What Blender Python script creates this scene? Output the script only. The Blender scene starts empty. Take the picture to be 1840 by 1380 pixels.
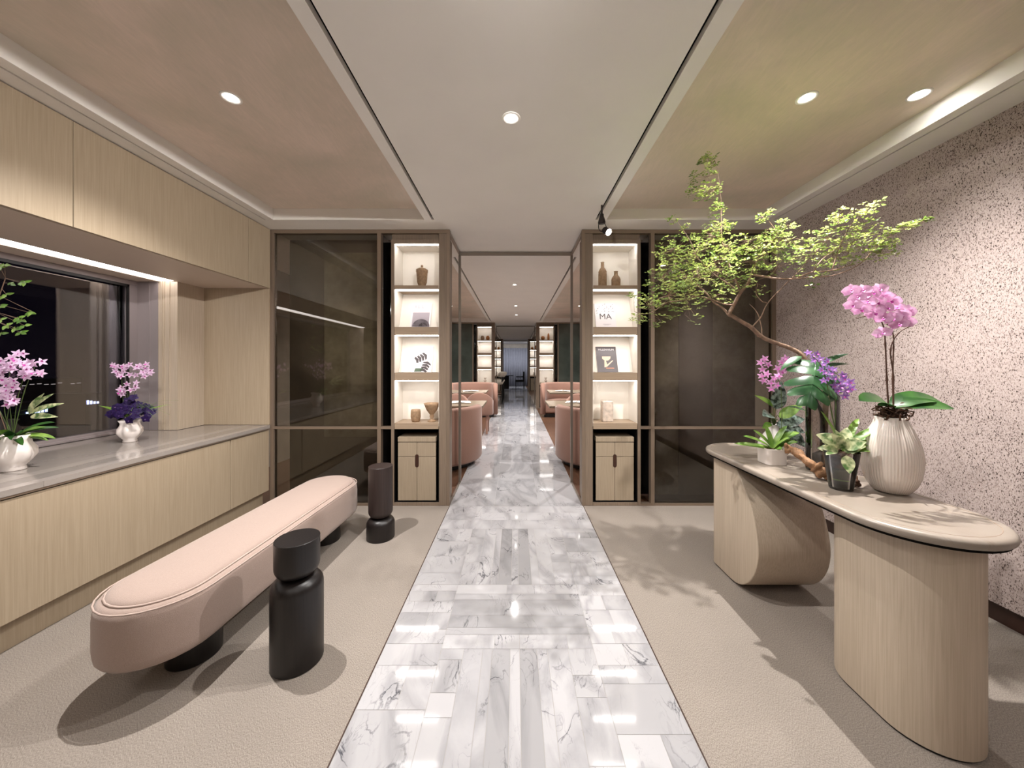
import bpy, bmesh, math, random
from mathutils import Vector, Matrix, noise
random.seed(7)
PI = math.pi
SC = bpy.context.scene
COL = SC.collection

# ---------------------------------------------------------------- camera, world, exposure
CX, CY, F, H = 926.0, 655.0, 630.0, 1.33
cd = bpy.data.cameras.new('camera'); cam = bpy.data.objects.new('camera', cd); COL.objects.link(cam)
cam.location = (0, 0, H); cam.rotation_euler = (PI/2, 0, 0)
cd.sensor_width = 36; cd.lens = F/1840*36
cd.shift_x = (920-CX)/1840; cd.shift_y = -(690-CY)/1840
cd.clip_start = 0.05; cd.clip_end = 400
SC.camera = cam
w = bpy.data.worlds.new('night'); SC.world = w; w.use_nodes = True
w.node_tree.nodes['Background'].inputs[0].default_value = (0.0025, 0.002, 0.004, 1)
w.node_tree.nodes['Background'].inputs[1].default_value = 1.0
SC.view_settings.view_transform = 'Standard'; SC.view_settings.look = 'None'
SC.view_settings.gamma = 1; SC.view_settings.use_curve_mapping = False
SC.view_settings.exposure = 0.62
WARM = (1.0, 0.97, 0.94); WARM2 = (1.0, 0.97, 0.94); SOFT = (1.0, 0.965, 0.93)
L_DOWN = 195.0      # watts, narrow ceiling spots
L_ACC = 40.0       # accent spot over the console
L_TRACK = 42.0
L_ROOM = 22.0       # broad fill lamps added behind and above the viewer
L_HALL = 270.0
E_SHELF = 13.0
E_WIN = 4.5

def at(px, py, Y):
    return Vector(((px-CX)/F*Y, Y, H-(py-CY)/F*Y))
def C(r, g, b):
    f = lambda c: (c/255/12.92) if c/255 <= .04045 else ((c/255+.055)/1.055)**2.4
    return (f(r), f(g), f(b), 1)

# ---------------------------------------------------------------- materials
def newmat(name):
    m = bpy.data.materials.new(name); m.use_nodes = True
    nt = m.node_tree; return m, nt, nt.nodes['Principled BSDF']
def simple(name, col, rough=.5, metal=0, coat=0, emit=0, spec=.5, sheen=0, sub=0, var=0, vscale=8, bump=0, bscale=60, trans=0):
    m, nt, b = newmat(name)
    b.inputs['Base Color'].default_value = col; b.inputs['Roughness'].default_value = rough
    b.inputs['Metallic'].default_value = metal; b.inputs['Coat Weight'].default_value = coat
    b.inputs['Specular IOR Level'].default_value = spec
    if sheen: b.inputs['Sheen Weight'].default_value = sheen; b.inputs['Sheen Roughness'].default_value = .4
    if sub: b.inputs['Subsurface Weight'].default_value = sub; b.inputs['Subsurface Radius'].default_value = (.02, .01, .01)
    if emit: b.inputs['Emission Color'].default_value = col; b.inputs['Emission Strength'].default_value = emit
    if trans: b.inputs['Transmission Weight'].default_value = trans
    if var or bump:
        tc = nt.nodes.new('ShaderNodeTexCoord')
        if var:
            n = nt.nodes.new('ShaderNodeTexNoise'); n.inputs['Scale'].default_value = vscale; n.inputs['Detail'].default_value = 5
            nt.links.new(tc.outputs['Object'], n.inputs['Vector'])
            r = nt.nodes.new('ShaderNodeValToRGB')
            r.color_ramp.elements[0].position = .3; r.color_ramp.elements[1].position = .7
            r.color_ramp.elements[0].color = tuple(c*(1-var) for c in col[:3])+(1,)
            r.color_ramp.elements[1].color = tuple(min(1, c*(1+var)) for c in col[:3])+(1,)
            nt.links.new(n.outputs['Fac'], r.inputs[0]); nt.links.new(r.outputs[0], b.inputs['Base Color'])
        if bump:
            n2 = nt.nodes.new('ShaderNodeTexNoise'); n2.inputs['Scale'].default_value = bscale; n2.inputs['Detail'].default_value = 3
            nt.links.new(tc.outputs['Object'], n2.inputs['Vector'])
            bp = nt.nodes.new('ShaderNodeBump'); bp.inputs['Strength'].default_value = bump; bp.inputs['Distance'].default_value = .004
            nt.links.new(n2.outputs['Fac'], bp.inputs['Height']); nt.links.new(bp.outputs[0], b.inputs['Normal'])
    return m
def wood(name, c1, c2, rough=.45, axis=2, scale=1.0, coat=0):
    m, nt, b = newmat(name)
    g = nt.nodes.new('ShaderNodeNewGeometry'); mp = nt.nodes.new('ShaderNodeMapping')
    s = [115*scale]*3; s[axis] = 2.6*scale; mp.inputs['Scale'].default_value = s
    nt.links.new(g.outputs['Position'], mp.inputs['Vector'])
    n = nt.nodes.new('ShaderNodeTexNoise'); n.inputs['Scale'].default_value = 1.5; n.inputs['Detail'].default_value = 6; n.inputs['Distortion'].default_value = .4
    nt.links.new(mp.outputs[0], n.inputs['Vector'])
    r = nt.nodes.new('ShaderNodeValToRGB'); r.color_ramp.elements[0].position = .3; r.color_ramp.elements[1].position = .68
    r.color_ramp.elements[0].color = c1; r.color_ramp.elements[1].color = c2
    nt.links.new(n.outputs['Fac'], r.inputs[0]); nt.links.new(r.outputs[0], b.inputs['Base Color'])
    bp = nt.nodes.new('ShaderNodeBump'); bp.inputs['Strength'].default_value = .15; bp.inputs['Distance'].default_value = .002
    nt.links.new(n.outputs['Fac'], bp.inputs['Height']); nt.links.new(bp.outputs[0], b.inputs['Normal'])
    b.inputs['Roughness'].default_value = rough; b.inputs['Coat Weight'].default_value = coat
    return m
def glass(name, tint=(1, 1, 1, 1), refl=.06, rough=0.0, ior=1.5, milk=None, milkf=0):
    m, nt, b = newmat(name); nt.nodes.remove(b)
    out = nt.nodes['Material Output']
    t = nt.nodes.new('ShaderNodeBsdfTransparent'); t.inputs[0].default_value = tint
    g = nt.nodes.new('ShaderNodeBsdfGlossy'); g.inputs['Roughness'].default_value = rough
    fr = nt.nodes.new('ShaderNodeFresnel'); fr.inputs[0].default_value = ior
    ad = nt.nodes.new('ShaderNodeMath'); ad.operation = 'ADD'; ad.inputs[1].default_value = refl; ad.use_clamp = True
    nt.links.new(fr.outputs[0], ad.inputs[0])
    mx = nt.nodes.new('ShaderNodeMixShader'); nt.links.new(ad.outputs[0], mx.inputs[0])
    src = t.outputs[0]
    if milk:
        d = nt.nodes.new('ShaderNodeBsdfPrincipled'); d.inputs['Base Color'].default_value = milk; d.inputs['Roughness'].default_value = .3
        m2 = nt.nodes.new('ShaderNodeMixShader'); m2.inputs[0].default_value = milkf
        nt.links.new(t.outputs[0], m2.inputs[1]); nt.links.new(d.outputs[0], m2.inputs[2]); src = m2.outputs[0]
    nt.links.new(src, mx.inputs[1]); nt.links.new(g.outputs[0], mx.inputs[2]); nt.links.new(mx.outputs[0], out.inputs[0])
    return m
def emis(name, col, strength):
    m, nt, b = newmat(name); nt.nodes.remove(b)
    e = nt.nodes.new('ShaderNodeEmission'); e.inputs[0].default_value = col; e.inputs[1].default_value = strength
    nt.links.new(e.outputs[0], nt.nodes['Material Output'].inputs[0]); return m
def leafmat(name, c1, c2, rough=.35, trans=.25, scale=30, spec=.5):
    m, nt, b = newmat(name)
    tc = nt.nodes.new('ShaderNodeTexCoord'); n = nt.nodes.new('ShaderNodeTexNoise'); n.inputs['Scale'].default_value = scale
    nt.links.new(tc.outputs['Object'], n.inputs['Vector'])
    r = nt.nodes.new('ShaderNodeValToRGB'); r.color_ramp.elements[0].position = .38; r.color_ramp.elements[1].position = .62
    r.color_ramp.elements[0].color = c1; r.color_ramp.elements[1].color = c2
    nt.links.new(n.outputs['Fac'], r.inputs[0]); nt.links.new(r.outputs[0], b.inputs['Base Color'])
    b.inputs['Roughness'].default_value = rough; b.inputs['Specular IOR Level'].default_value = spec
    tl = nt.nodes.new('ShaderNodeBsdfTranslucent'); nt.links.new(r.outputs[0], tl.inputs[0])
    mx = nt.nodes.new('ShaderNodeMixShader'); mx.inputs[0].default_value = trans
    nt.links.new(b.outputs[0], mx.inputs[1]); nt.links.new(tl.outputs[0], mx.inputs[2])
    nt.links.new(mx.outputs[0], nt.nodes['Material Output'].inputs[0]); return m

def carpet_mat():
    m, nt, b = newmat('carpet')
    g = nt.nodes.new('ShaderNodeNewGeometry'); mp = nt.nodes.new('ShaderNodeMapping')
    mp.inputs['Rotation'].default_value = (0, 0, .35); mp.inputs['Scale'].default_value = (520, 210, 200)
    nt.links.new(g.outputs['Position'], mp.inputs['Vector'])
    n = nt.nodes.new('ShaderNodeTexNoise'); n.inputs['Scale'].default_value = 1; n.inputs['Detail'].default_value = 3
    nt.links.new(mp.outputs[0], n.inputs['Vector'])
    n2 = nt.nodes.new('ShaderNodeTexNoise'); n2.inputs['Scale'].default_value = 2.2; n2.inputs['Detail'].default_value = 4
    nt.links.new(g.outputs['Position'], n2.inputs['Vector'])
    r = nt.nodes.new('ShaderNodeValToRGB'); r.color_ramp.elements[0].position = .34; r.color_ramp.elements[1].position = .66
    r.color_ramp.elements[0].color = C(118, 108, 100); r.color_ramp.elements[1].color = C(172, 162, 152)
    nt.links.new(n.outputs['Fac'], r.inputs[0])
    mx = nt.nodes.new('ShaderNodeMix'); mx.data_type = 'RGBA'; mx.blend_type = 'MULTIPLY'; mx.inputs[0].default_value = .25
    nt.links.new(r.outputs[0], mx.inputs[6]); nt.links.new(n2.outputs['Fac'], mx.inputs[7])
    nt.links.new(mx.outputs[2], b.inputs['Base Color'])
    b.inputs['Roughness'].default_value = .95; b.inputs['Specular IOR Level'].default_value = .1
    bp = nt.nodes.new('ShaderNodeBump'); bp.inputs['Strength'].default_value = .4; bp.inputs['Distance'].default_value = .002
    nt.links.new(n.outputs['Fac'], bp.inputs['Height']); nt.links.new(bp.outputs[0], b.inputs['Normal'])
    return m
def marble_mat(name, base, dark, rough, vein=1.0):
    m, nt, b = newmat(name); L = nt.links.new; N = nt.nodes.new
    g = N('ShaderNodeNewGeometry'); a = N('ShaderNodeAttribute'); a.attribute_name = 'tile'
    sc = N('ShaderNodeVectorMath'); sc.operation = 'SCALE'; sc.inputs['Scale'].default_value = 31.0; L(a.outputs['Vector'], sc.inputs[0])
    add = N('ShaderNodeVectorMath'); L(g.outputs['Position'], add.inputs[0]); L(sc.outputs[0], add.inputs[1])
    def veins(scale, dist, w0, w1):
        mp = N('ShaderNodeMapping'); mp.inputs['Rotation'].default_value = (0, 0, .7); mp.inputs['Scale'].default_value = (scale, scale*.45, scale)
        L(add.outputs[0], mp.inputs['Vector'])
        n = N('ShaderNodeTexNoise'); n.inputs['Scale'].default_value = 1; n.inputs['Detail'].default_value = 7; n.inputs['Distortion'].default_value = dist
        L(mp.outputs[0], n.inputs['Vector'])
        s = N('ShaderNodeMath'); s.operation = 'SUBTRACT'; s.inputs[1].default_value = .5; L(n.outputs['Fac'], s.inputs[0])
        ab = N('ShaderNodeMath'); ab.operation = 'ABSOLUTE'; L(s.outputs[0], ab.inputs[0])
        r = N('ShaderNodeMapRange'); r.inputs['From Min'].default_value = w0; r.inputs['From Max'].default_value = w1
        r.inputs['To Min'].default_value = 1; r.inputs['To Max'].default_value = 0; L(ab.outputs[0], r.inputs[0]); return r.outputs[0]
    v1 = veins(5.5, 1.2, 0, .012); v2 = veins(2.6, .7, 0, .07); v3 = veins(16, 1.0, 0, .014)
    msk = N('ShaderNodeTexNoise'); msk.inputs['Scale'].default_value = 4; L(add.outputs[0], msk.inputs['Vector'])
    mr = N('ShaderNodeMapRange'); mr.inputs['From Min'].default_value = .48; mr.inputs['From Max'].default_value = .66; L(msk.outputs['Fac'], mr.inputs[0])
    def mul(x, y):
        k = N('ShaderNodeMath'); k.operation = 'MULTIPLY'; L(x, k.inputs[0])
        if isinstance(y, float): k.inputs[1].default_value = y
        else: L(y, k.inputs[1])
        return k.outputs[0]
    def addm(x, y):
        k = N('ShaderNodeMath'); k.use_clamp = True; L(x, k.inputs[0]); L(y, k.inputs[1]); return k.outputs[0]
    f = addm(addm(mul(mul(v1, mr.outputs[0]), .85*vein), mul(v2, .30*vein)), mul(mul(v3, mr.outputs[0]), .35*vein))
    mx = N('ShaderNodeMix'); mx.data_type = 'RGBA'; L(f, mx.inputs[0]); mx.inputs[6].default_value = base; mx.inputs[7].default_value = dark
    sp = N('ShaderNodeSeparateXYZ'); L(a.outputs['Vector'], sp.inputs[0])
    br = N('ShaderNodeMapRange'); br.inputs['To Min'].default_value = .58; br.inputs['To Max'].default_value = 1.0; L(sp.outputs[2], br.inputs[0])
    vm = N('ShaderNodeVectorMath'); vm.operation = 'SCALE'; L(mx.outputs[2], vm.inputs[0]); L(br.outputs[0], vm.inputs['Scale'])
    L(vm.outputs[0], b.inputs['Base Color']); b.inputs['Roughness'].default_value = rough
    return m
def plaster_mat():
    m, nt, b = newmat('trowelled_plaster'); L = nt.links.new; N = nt.nodes.new
    g = N('ShaderNodeNewGeometry')
    n = N('ShaderNodeTexNoise'); n.inputs['Scale'].default_value = 1.5; n.inputs['Detail'].default_value = 7; n.inputs['Distortion'].default_value = .8
    L(g.outputs['Position'], n.inputs['Vector'])
    mp = N('ShaderNodeMapping'); mp.inputs['Rotation'].default_value = (0, 0, .9); mp.inputs['Scale'].default_value = (30, 6, 1); L(g.outputs['Position'], mp.inputs['Vector'])
    n2 = N('ShaderNodeTexNoise'); n2.inputs['Scale'].default_value = 1; n2.inputs['Detail'].default_value = 5; n2.inputs['Distortion'].default_value = 2; L(mp.outputs[0], n2.inputs['Vector'])
    mx = N('ShaderNodeMix'); mx.data_type = 'FLOAT'; mx.inputs[0].default_value = .25; L(n.outputs['Fac'], mx.inputs[2]); L(n2.outputs['Fac'], mx.inputs[3])
    r = N('ShaderNodeValToRGB'); e = r.color_ramp.elements; e[0].position = .36; e[1].position = .64
    e[0].color = C(208, 197, 181); e[1].color = C(232, 214, 200); k = e.new(.5); k.color = C(219, 204, 189)
    L(mx.outputs[0], r.inputs[0]); L(r.outputs[0], b.inputs['Base Color']); b.inputs['Roughness'].default_value = .55
    bp = N('ShaderNodeBump'); bp.inputs['Strength'].default_value = .15; bp.inputs['Distance'].default_value = .004; L(n2.outputs['Fac'], bp.inputs['Height']); L(bp.outputs[0], b.inputs['Normal'])
    return m
def flecked_mat():
    m, nt, b = newmat('flecked_wallcovering'); L = nt.links.new; N = nt.nodes.new
    g = N('ShaderNodeNewGeometry')
    mp = N('ShaderNodeMapping'); mp.inputs['Rotation'].default_value = (.5, 0, 0); mp.inputs['Scale'].default_value = (1, 235, 125); L(g.outputs['Position'], mp.inputs['Vector'])
    n = N('ShaderNodeTexNoise'); n.inputs['Scale'].default_value = 1; n.inputs['Detail'].default_value = 2.5; n.inputs['Distortion'].default_value = .6; L(mp.outputs[0], n.inputs['Vector'])
    n3 = N('ShaderNodeTexNoise'); n3.inputs['Scale'].default_value = 3.5; n3.inputs['Detail'].default_value = 3; L(g.outputs['Position'], n3.inputs['Vector'])
    k = N('ShaderNodeMath'); k.operation = 'MULTIPLY_ADD'; k.inputs[1].default_value = .10; L(n3.outputs['Fac'], k.inputs[0]); L(n.outputs['Fac'], k.inputs[2])
    r = N('ShaderNodeValToRGB'); e = r.color_ramp.elements; e[0].position = .36; e[0].color = C(40, 30, 26); e[1].position = .62; e[1].color = C(180, 165, 160)
    q = e.new(.42); q.color = C(82, 68, 62); q = e.new(.47); q.color = C(158, 142, 136)
    L(k.outputs[0], r.inputs[0]); L(r.outputs[0], b.inputs['Base Color']); b.inputs['Roughness'].default_value = .7; b.inputs['Specular IOR Level'].default_value = .3
    bp = N('ShaderNodeBump'); bp.inputs['Strength'].default_value = .5; bp.inputs['Distance'].default_value = .003; L(n.outputs['Fac'], bp.inputs['Height']); L(bp.outputs[0], b.inputs['Normal'])
    return m

M = dict(
 white=simple('ceiling_paint', C(238, 234, 228), .7, var=.02, vscale=3),
 plaster=plaster_mat(), carpet=carpet_mat(), fleck=flecked_mat(),
 marble=marble_mat('white_marble', C(180, 178, 180), C(80, 80, 86), .06),
 grout=simple('joint', C(150, 146, 142), .5),
 stone=marble_mat('beige_stone', C(148, 137, 126), C(116, 98, 84), .28, .6),
 ledge=marble_mat('ledge_stone', C(160, 151, 144), C(126, 117, 110), .10, .3),
 oak=wood('pale_oak', C(160, 143, 120), C(172, 155, 132), .5),
 oak2=wood('limed_oak', C(176, 160, 140), C(192, 176, 157), .45),
 oakx=wood('pale_oak_crosswise', C(142, 122, 102), C(158, 138, 116), .5, axis=0),
 floorwood=wood('hall_floor_wood', C(72, 48, 36), C(96, 68, 50), .3, axis=1, scale=.4),
 cream=simple('cream_lining', C(232, 225, 215), .6, var=.02),
 bronze=simple('brushed_bronze', C(138, 121, 105), .42, .5),
 steel=simple('brushed_steel', C(150, 140, 130), .3, .7),
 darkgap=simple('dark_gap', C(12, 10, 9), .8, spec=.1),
 darkbox=simple('dark_lining', C(30, 24, 21), .5),
 slot=simple('air_slot', C(8, 8, 8), .9, spec=.05),
 skirt=simple('dark_skirting', C(58, 36, 28), .4),
 ebony=wood('ebonised_wood', C(16, 12, 12), C(27, 21, 20), .38),
 umber=wood('dark_stained_wood', C(38, 28, 26), C(52, 40, 37), .42),
 pink=simple('pink_wool', C(168, 148, 138), .9, sheen=.3, var=.05, vscale=220, bump=.4, bscale=500, spec=.2),
 pinkpipe=simple('pink_piping', C(176, 156, 146), .8),
 pinkhall=simple('dusty_pink_fabric', C(146, 112, 98), .85, sheen=.3, var=.04, vscale=120, spec=.2),
 tan=simple('tan_leather', C(178, 138, 98), .4),
 black=simple('black_metal', C(14, 13, 13), .4),
 gunmetal=simple('gunmetal', C(60, 54, 54), .35, .7),
 fur=simple('cream_bouclé', C(226, 214, 198), .95, bump=.8, bscale=80),
 paper=simple('white_paper', C(235, 232, 230), .7),
 led=emis('led_strip', SOFT+(1,), E_SHELF), winled=emis('window_led', (1, .93, .90, 1), E_WIN),
 lamp=emis('lamp_lens', (1, .95, .88, 1), 25), hotlamp=emis('accent_lens', (1, .97, .93, 1), 90),
 winframe=simple('window_frame_metal', C(150, 140, 140), .4, .2),
 jamb=simple('reveal_paint', C(205, 188, 172), .5),
 pane=glass('clear_pane', (.9, .92, .92, 1), .03),
 nightpane=glass('window_pane', (.8, .8, .85, 1), .09),
 smoked=glass('smoked_glass', (.74, .72, .68, 1), .03),
 blackglass=simple('black_glass', C(20, 19, 18), .08, coat=.5),
 hallglass=simple('grey_green_glass', C(74, 82, 76), .12, coat=.5, var=.25, vscale=3),
 clearv=glass('clear_glass', (.95, .96, .96, 1), .02),
 milky=glass('milky_glass', (.9, .9, .9, 1), .03, milk=C(232, 226, 222), milkf=.86),
 ceramic=simple('white_ceramic', C(224, 214, 208), .3, coat=.3),
 curtain=simple('grey_curtain', C(120, 120, 128), .8, var=.05),
)
def mottled():
    m, nt, b = newmat('mottled_panel'); L = nt.links.new; N = nt.nodes.new
    g = N('ShaderNodeNewGeometry'); n = N('ShaderNodeTexNoise'); n.inputs['Scale'].default_value = 5; n.inputs['Detail'].default_value = 8; n.inputs['Roughness'].default_value = .7
    L(g.outputs['Position'], n.inputs['Vector']); r = N('ShaderNodeValToRGB'); e = r.color_ramp.elements
    e[0].position = .35; e[0].color = C(140, 132, 112); e[1].position = .7; e[1].color = C(186, 176, 152)
    L(n.outputs['Fac'], r.inputs[0]); L(r.outputs[0], b.inputs['Base Color']); b.inputs['Roughness'].default_value = .6
    return m
M['mottled'] = mottled()
M['mottled2'] = simple('umber_panel', C(130, 120, 108), .6, var=.12, vscale=6)

# ---------------------------------------------------------------- mesh helpers
def tag(o, label=None, cat=None, group=None, kind=None):
    if label: o['label'] = label
    if cat: o['category'] = cat
    if group: o['group'] = group
    if kind: o['kind'] = kind
    return o
def obj(name, bm, mat, parent=None, smooth=False, bevel=0, seg=2, sub=0):
    bmesh.ops.recalc_face_normals(bm, faces=bm.faces[:])
    me = bpy.data.meshes.new(name); bm.to_mesh(me); bm.free()
    for m_ in (mat if isinstance(mat, (list, tuple)) else [mat]): me.materials.append(M[m_] if isinstance(m_, str) else m_)
    if smooth:
        for p in me.polygons: p.use_smooth = True
    o = bpy.data.objects.new(name, me); COL.objects.link(o)
    if parent: o.parent = parent; o.matrix_parent_inverse = parent.matrix_world.inverted() if False else Matrix.Translation(-parent.location)
    if bevel:
        b = o.modifiers.new('bevel', 'BEVEL'); b.width = bevel; b.segments = seg; b.limit_method = 'ANGLE'
    if sub:
        s = o.modifiers.new('sub', 'SUBSURF'); s.levels = sub; s.render_levels = sub
    if smooth == 'auto':
        e = o.modifiers.new('es', 'EDGE_SPLIT'); e.split_angle = .6
    return o
def thing(name, label, cat, loc=(0, 0, 0), group=None, kind=None):
    o = bpy.data.objects.new(name, None); COL.objects.link(o); o.location = loc; o.empty_display_size = .1
    return tag(o, label, cat, group, kind)
def NB(): return bmesh.new()
def box(bm, x0, x1, y0, y1, z0, z1, mi=0):
    v = [bm.verts.new(p) for p in ((x0,y0,z0),(x1,y0,z0),(x1,y1,z0),(x0,y1,z0),(x0,y0,z1),(x1,y0,z1),(x1,y1,z1),(x0,y1,z1))]
    for f in ((0,3,2,1),(4,5,6,7),(0,1,5,4),(1,2,6,5),(2,3,7,6),(3,0,4,7)):
        bm.faces.new([v[i] for i in f]).material_index = mi
    return bm
def bx(*a): return box(NB(), *a)
def loft(bm, rings, capb=True, capt=True, closed=True):
    vs = [[bm.verts.new(p) for p in r] for r in rings]; n = len(vs[0])
    for a, b in zip(vs, vs[1:]):
        for i in range(n if closed else n-1):
            j = (i+1) % n; bm.faces.new((a[i], a[j], b[j], b[i]))
    if capb: bm.faces.new(vs[0][::-1])
    if capt: bm.faces.new(vs[-1])
    return bm
def lathe(bm, prof, c=(0, 0, 0), n=32, rib=0, amp=0, ribamp=None, capb=True, capt=False):
    rings = []
    for k, (r, z) in enumerate(prof):
        a_ = amp if ribamp is None else ribamp[k]
        rings.append([Vector((c[0]+r*(1+a_*math.cos(rib*t))*math.cos(t), c[1]+r*(1+a_*math.cos(rib*t))*math.sin(t), c[2]+z)) for t in [2*PI*i/n for i in range(n)]])
    return loft(bm, rings, capb, capt)
def stadium(cx, y0, y1, r, z, d=0, n=14):
    r2 = r-d; a, b = y0+r, y1-r; pts = []
    for i in range(n+1):
        t = PI*i/n; pts.append(Vector((cx+r2*math.cos(t), b+r2*math.sin(t), z)))
    m = 10
    for i in range(1, m): pts.append(Vector((cx-r2, b+(a-b)*i/m, z)))
    for i in range(n+1):
        t = PI+PI*i/n; pts.append(Vector((cx+r2*math.cos(t), a+r2*math.sin(t), z)))
    for i in range(1, m): pts.append(Vector((cx+r2, a+(b-a)*i/m, z)))
    return pts
def tube(bm, pts, rad, seg=6, closed=False, cap=True):
    pts = [Vector(p) for p in pts]; n = len(pts)
    rs = rad if isinstance(rad, (list, tuple)) else [rad]*n
    rings = []; up = Vector((0, 0, 1)); prev = None
    for i, p in enumerate(pts):
        if closed: t = (pts[(i+1) % n]-pts[i-1])
        else: t = pts[min(i+1, n-1)]-pts[max(i-1, 0)]
        t = t.normalized() if t.length > 1e-9 else Vector((0, 0, 1))
        if prev is None: u = t.cross(up if abs(t.z) < .9 else Vector((1, 0, 0))).normalized()
        else:
            u = prev-t*prev.dot(t); u = u.normalized() if u.length > 1e-6 else t.orthogonal().normalized()
        prev = u; v = t.cross(u)
        rings.append([p+(u*math.cos(2*PI*k/seg)+v*math.sin(2*PI*k/seg))*rs[i] for k in range(seg)])
    if closed:
        vs = [[bm.verts.new(q) for q in r] for r in rings]
        for i in range(n):
            a, b = vs[i], vs[(i+1) % n]
            for k in range(seg): bm.faces.new((a[k], a[(k+1) % seg], b[(k+1) % seg], b[k]))
        return bm
    return loft(bm, rings, cap, cap)
def smoothline(pts, k=5):
    pts = [Vector(p) for p in pts]; out = []
    for i in range(len(pts)-1):
        p0, p1, p2, p3 = pts[max(i-1, 0)], pts[i], pts[i+1], pts[min(i+2, len(pts)-1)]
        for j in range(k):
            t = j/k; out.append(.5*((2*p1)+(p2-p0)*t+(2*p0-5*p1+4*p2-p3)*t*t+(3*p1-p0-3*p2+p3)*t**3))
    out.append(pts[-1]); return out
def lerp(a, b, t): return a+(b-a)*t
def strap(bm, p0, az, elev, length, width, droop=1.0, fold=.2, n=10, roll=.55, mi=0):
    p = Vector(p0); d = Vector((math.cos(az)*math.cos(elev), math.sin(az)*math.cos(elev), math.sin(elev)))
    side = Vector((-math.sin(az), math.cos(az), 0)); side = -side if side.y < 0 else side; side = side*math.cos(roll)+Vector((0, 0, math.sin(roll))); st = length/n; prev = None
    for i in range(n+1):
        t = i/n; wd = width*.5*max(.02, (min(1, t/.3+.35))*(1-max(0, (t-.45)/.55)**2)**.6 if t < 1 else .02)
        upv = side.cross(d).normalized()*(-1)
        upv = -upv if upv.z < 0 else upv
        vs = [bm.verts.new(p-side*wd+upv*wd*fold), bm.verts.new(p), bm.verts.new(p+side*wd+upv*wd*fold)]
        if prev:
            for k in range(2): bm.faces.new((prev[k], prev[k+1], vs[k+1], vs[k])).material_index = mi
        prev = vs; p = p+d*st; d = (d+Vector((0, 0, -droop*st/length*1.0))).normalized()
def leafpatch(bm, base, d, nrm, L, W, cup=.15, curl=.0, mi=0, n=5):
    """ovate leaf or petal from base along d, width W"""
    d = d.normalized(); s = d.cross(nrm).normalized(); u = s.cross(d).normalized(); prev = None
    for i in range(n+1):
        t = i/n; wd = W*.5*math.sin(PI*min(.999, t**.75))**.8 if 0 < t < 1 else .001*0+W*.04
        c = base+d*(L*t)-u*(curl*L*t*t)
        vs = [bm.verts.new(c-s*wd+u*wd*cup), bm.verts.new(c), bm.verts.new(c+s*wd+u*wd*cup)]
        if prev:
            for k in range(2): bm.faces.new((prev[k], prev[k+1], vs[k+1], vs[k])).material_index = mi
        prev = vs
def basis(nrm):
    nrm = Vector(nrm).normalized(); a = nrm.cross(Vector((0, 0, 1)))
    a = a.normalized() if a.length > .05 else Vector((1, 0, 0)); return a, nrm.cross(a).normalized()*-1 if False else a.cross(nrm).normalized(), nrm
def blob(bm, c, r, n=1, sq=(1, 1, 1), jit=0, seed=0):
    res = bmesh.ops.create_icosphere(bm, subdivisions=n, radius=1)
    for v in res['verts']:
        k = 1+jit*noise.noise(v.co*1.7+Vector((seed, seed*2.3, 0)))
        v.co = Vector((v.co.x*sq[0], v.co.y*sq[1], v.co.z*sq[2]))*r*k+Vector(c)
def copyo(o, parent, mat=None):
    c = o.copy(); COL.objects.link(c); c.parent = parent
    if mat is not None: c.matrix_local = mat
    return c
def spot(name, loc, target, energy, angle, blend=.5, size=.02, col=WARM, parent=None):
    l = bpy.data.lights.new(name, 'SPOT'); l.energy = energy; l.spot_size = angle; l.spot_blend = blend; l.shadow_soft_size = size; l.color = col
    o = bpy.data.objects.new(name, l); COL.objects.link(o); o.location = loc
    o.rotation_euler = (Vector(target)-Vector(loc)).to_track_quat('-Z', 'Y').to_euler()
    if parent: o.parent = parent; o.matrix_parent_inverse = Matrix.Translation(-parent.location)
    return o
def area(name, loc, sx, sy, energy, rot=(0, 0, 0), col=SOFT):
    l = bpy.data.lights.new(name, 'AREA'); l.shape = 'RECTANGLE'; l.size = sx; l.size_y = sy; l.energy = energy; l.color = col
    o = bpy.data.objects.new(name, l); COL.objects.link(o); o.location = loc; o.rotation_euler = rot
    return o

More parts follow.
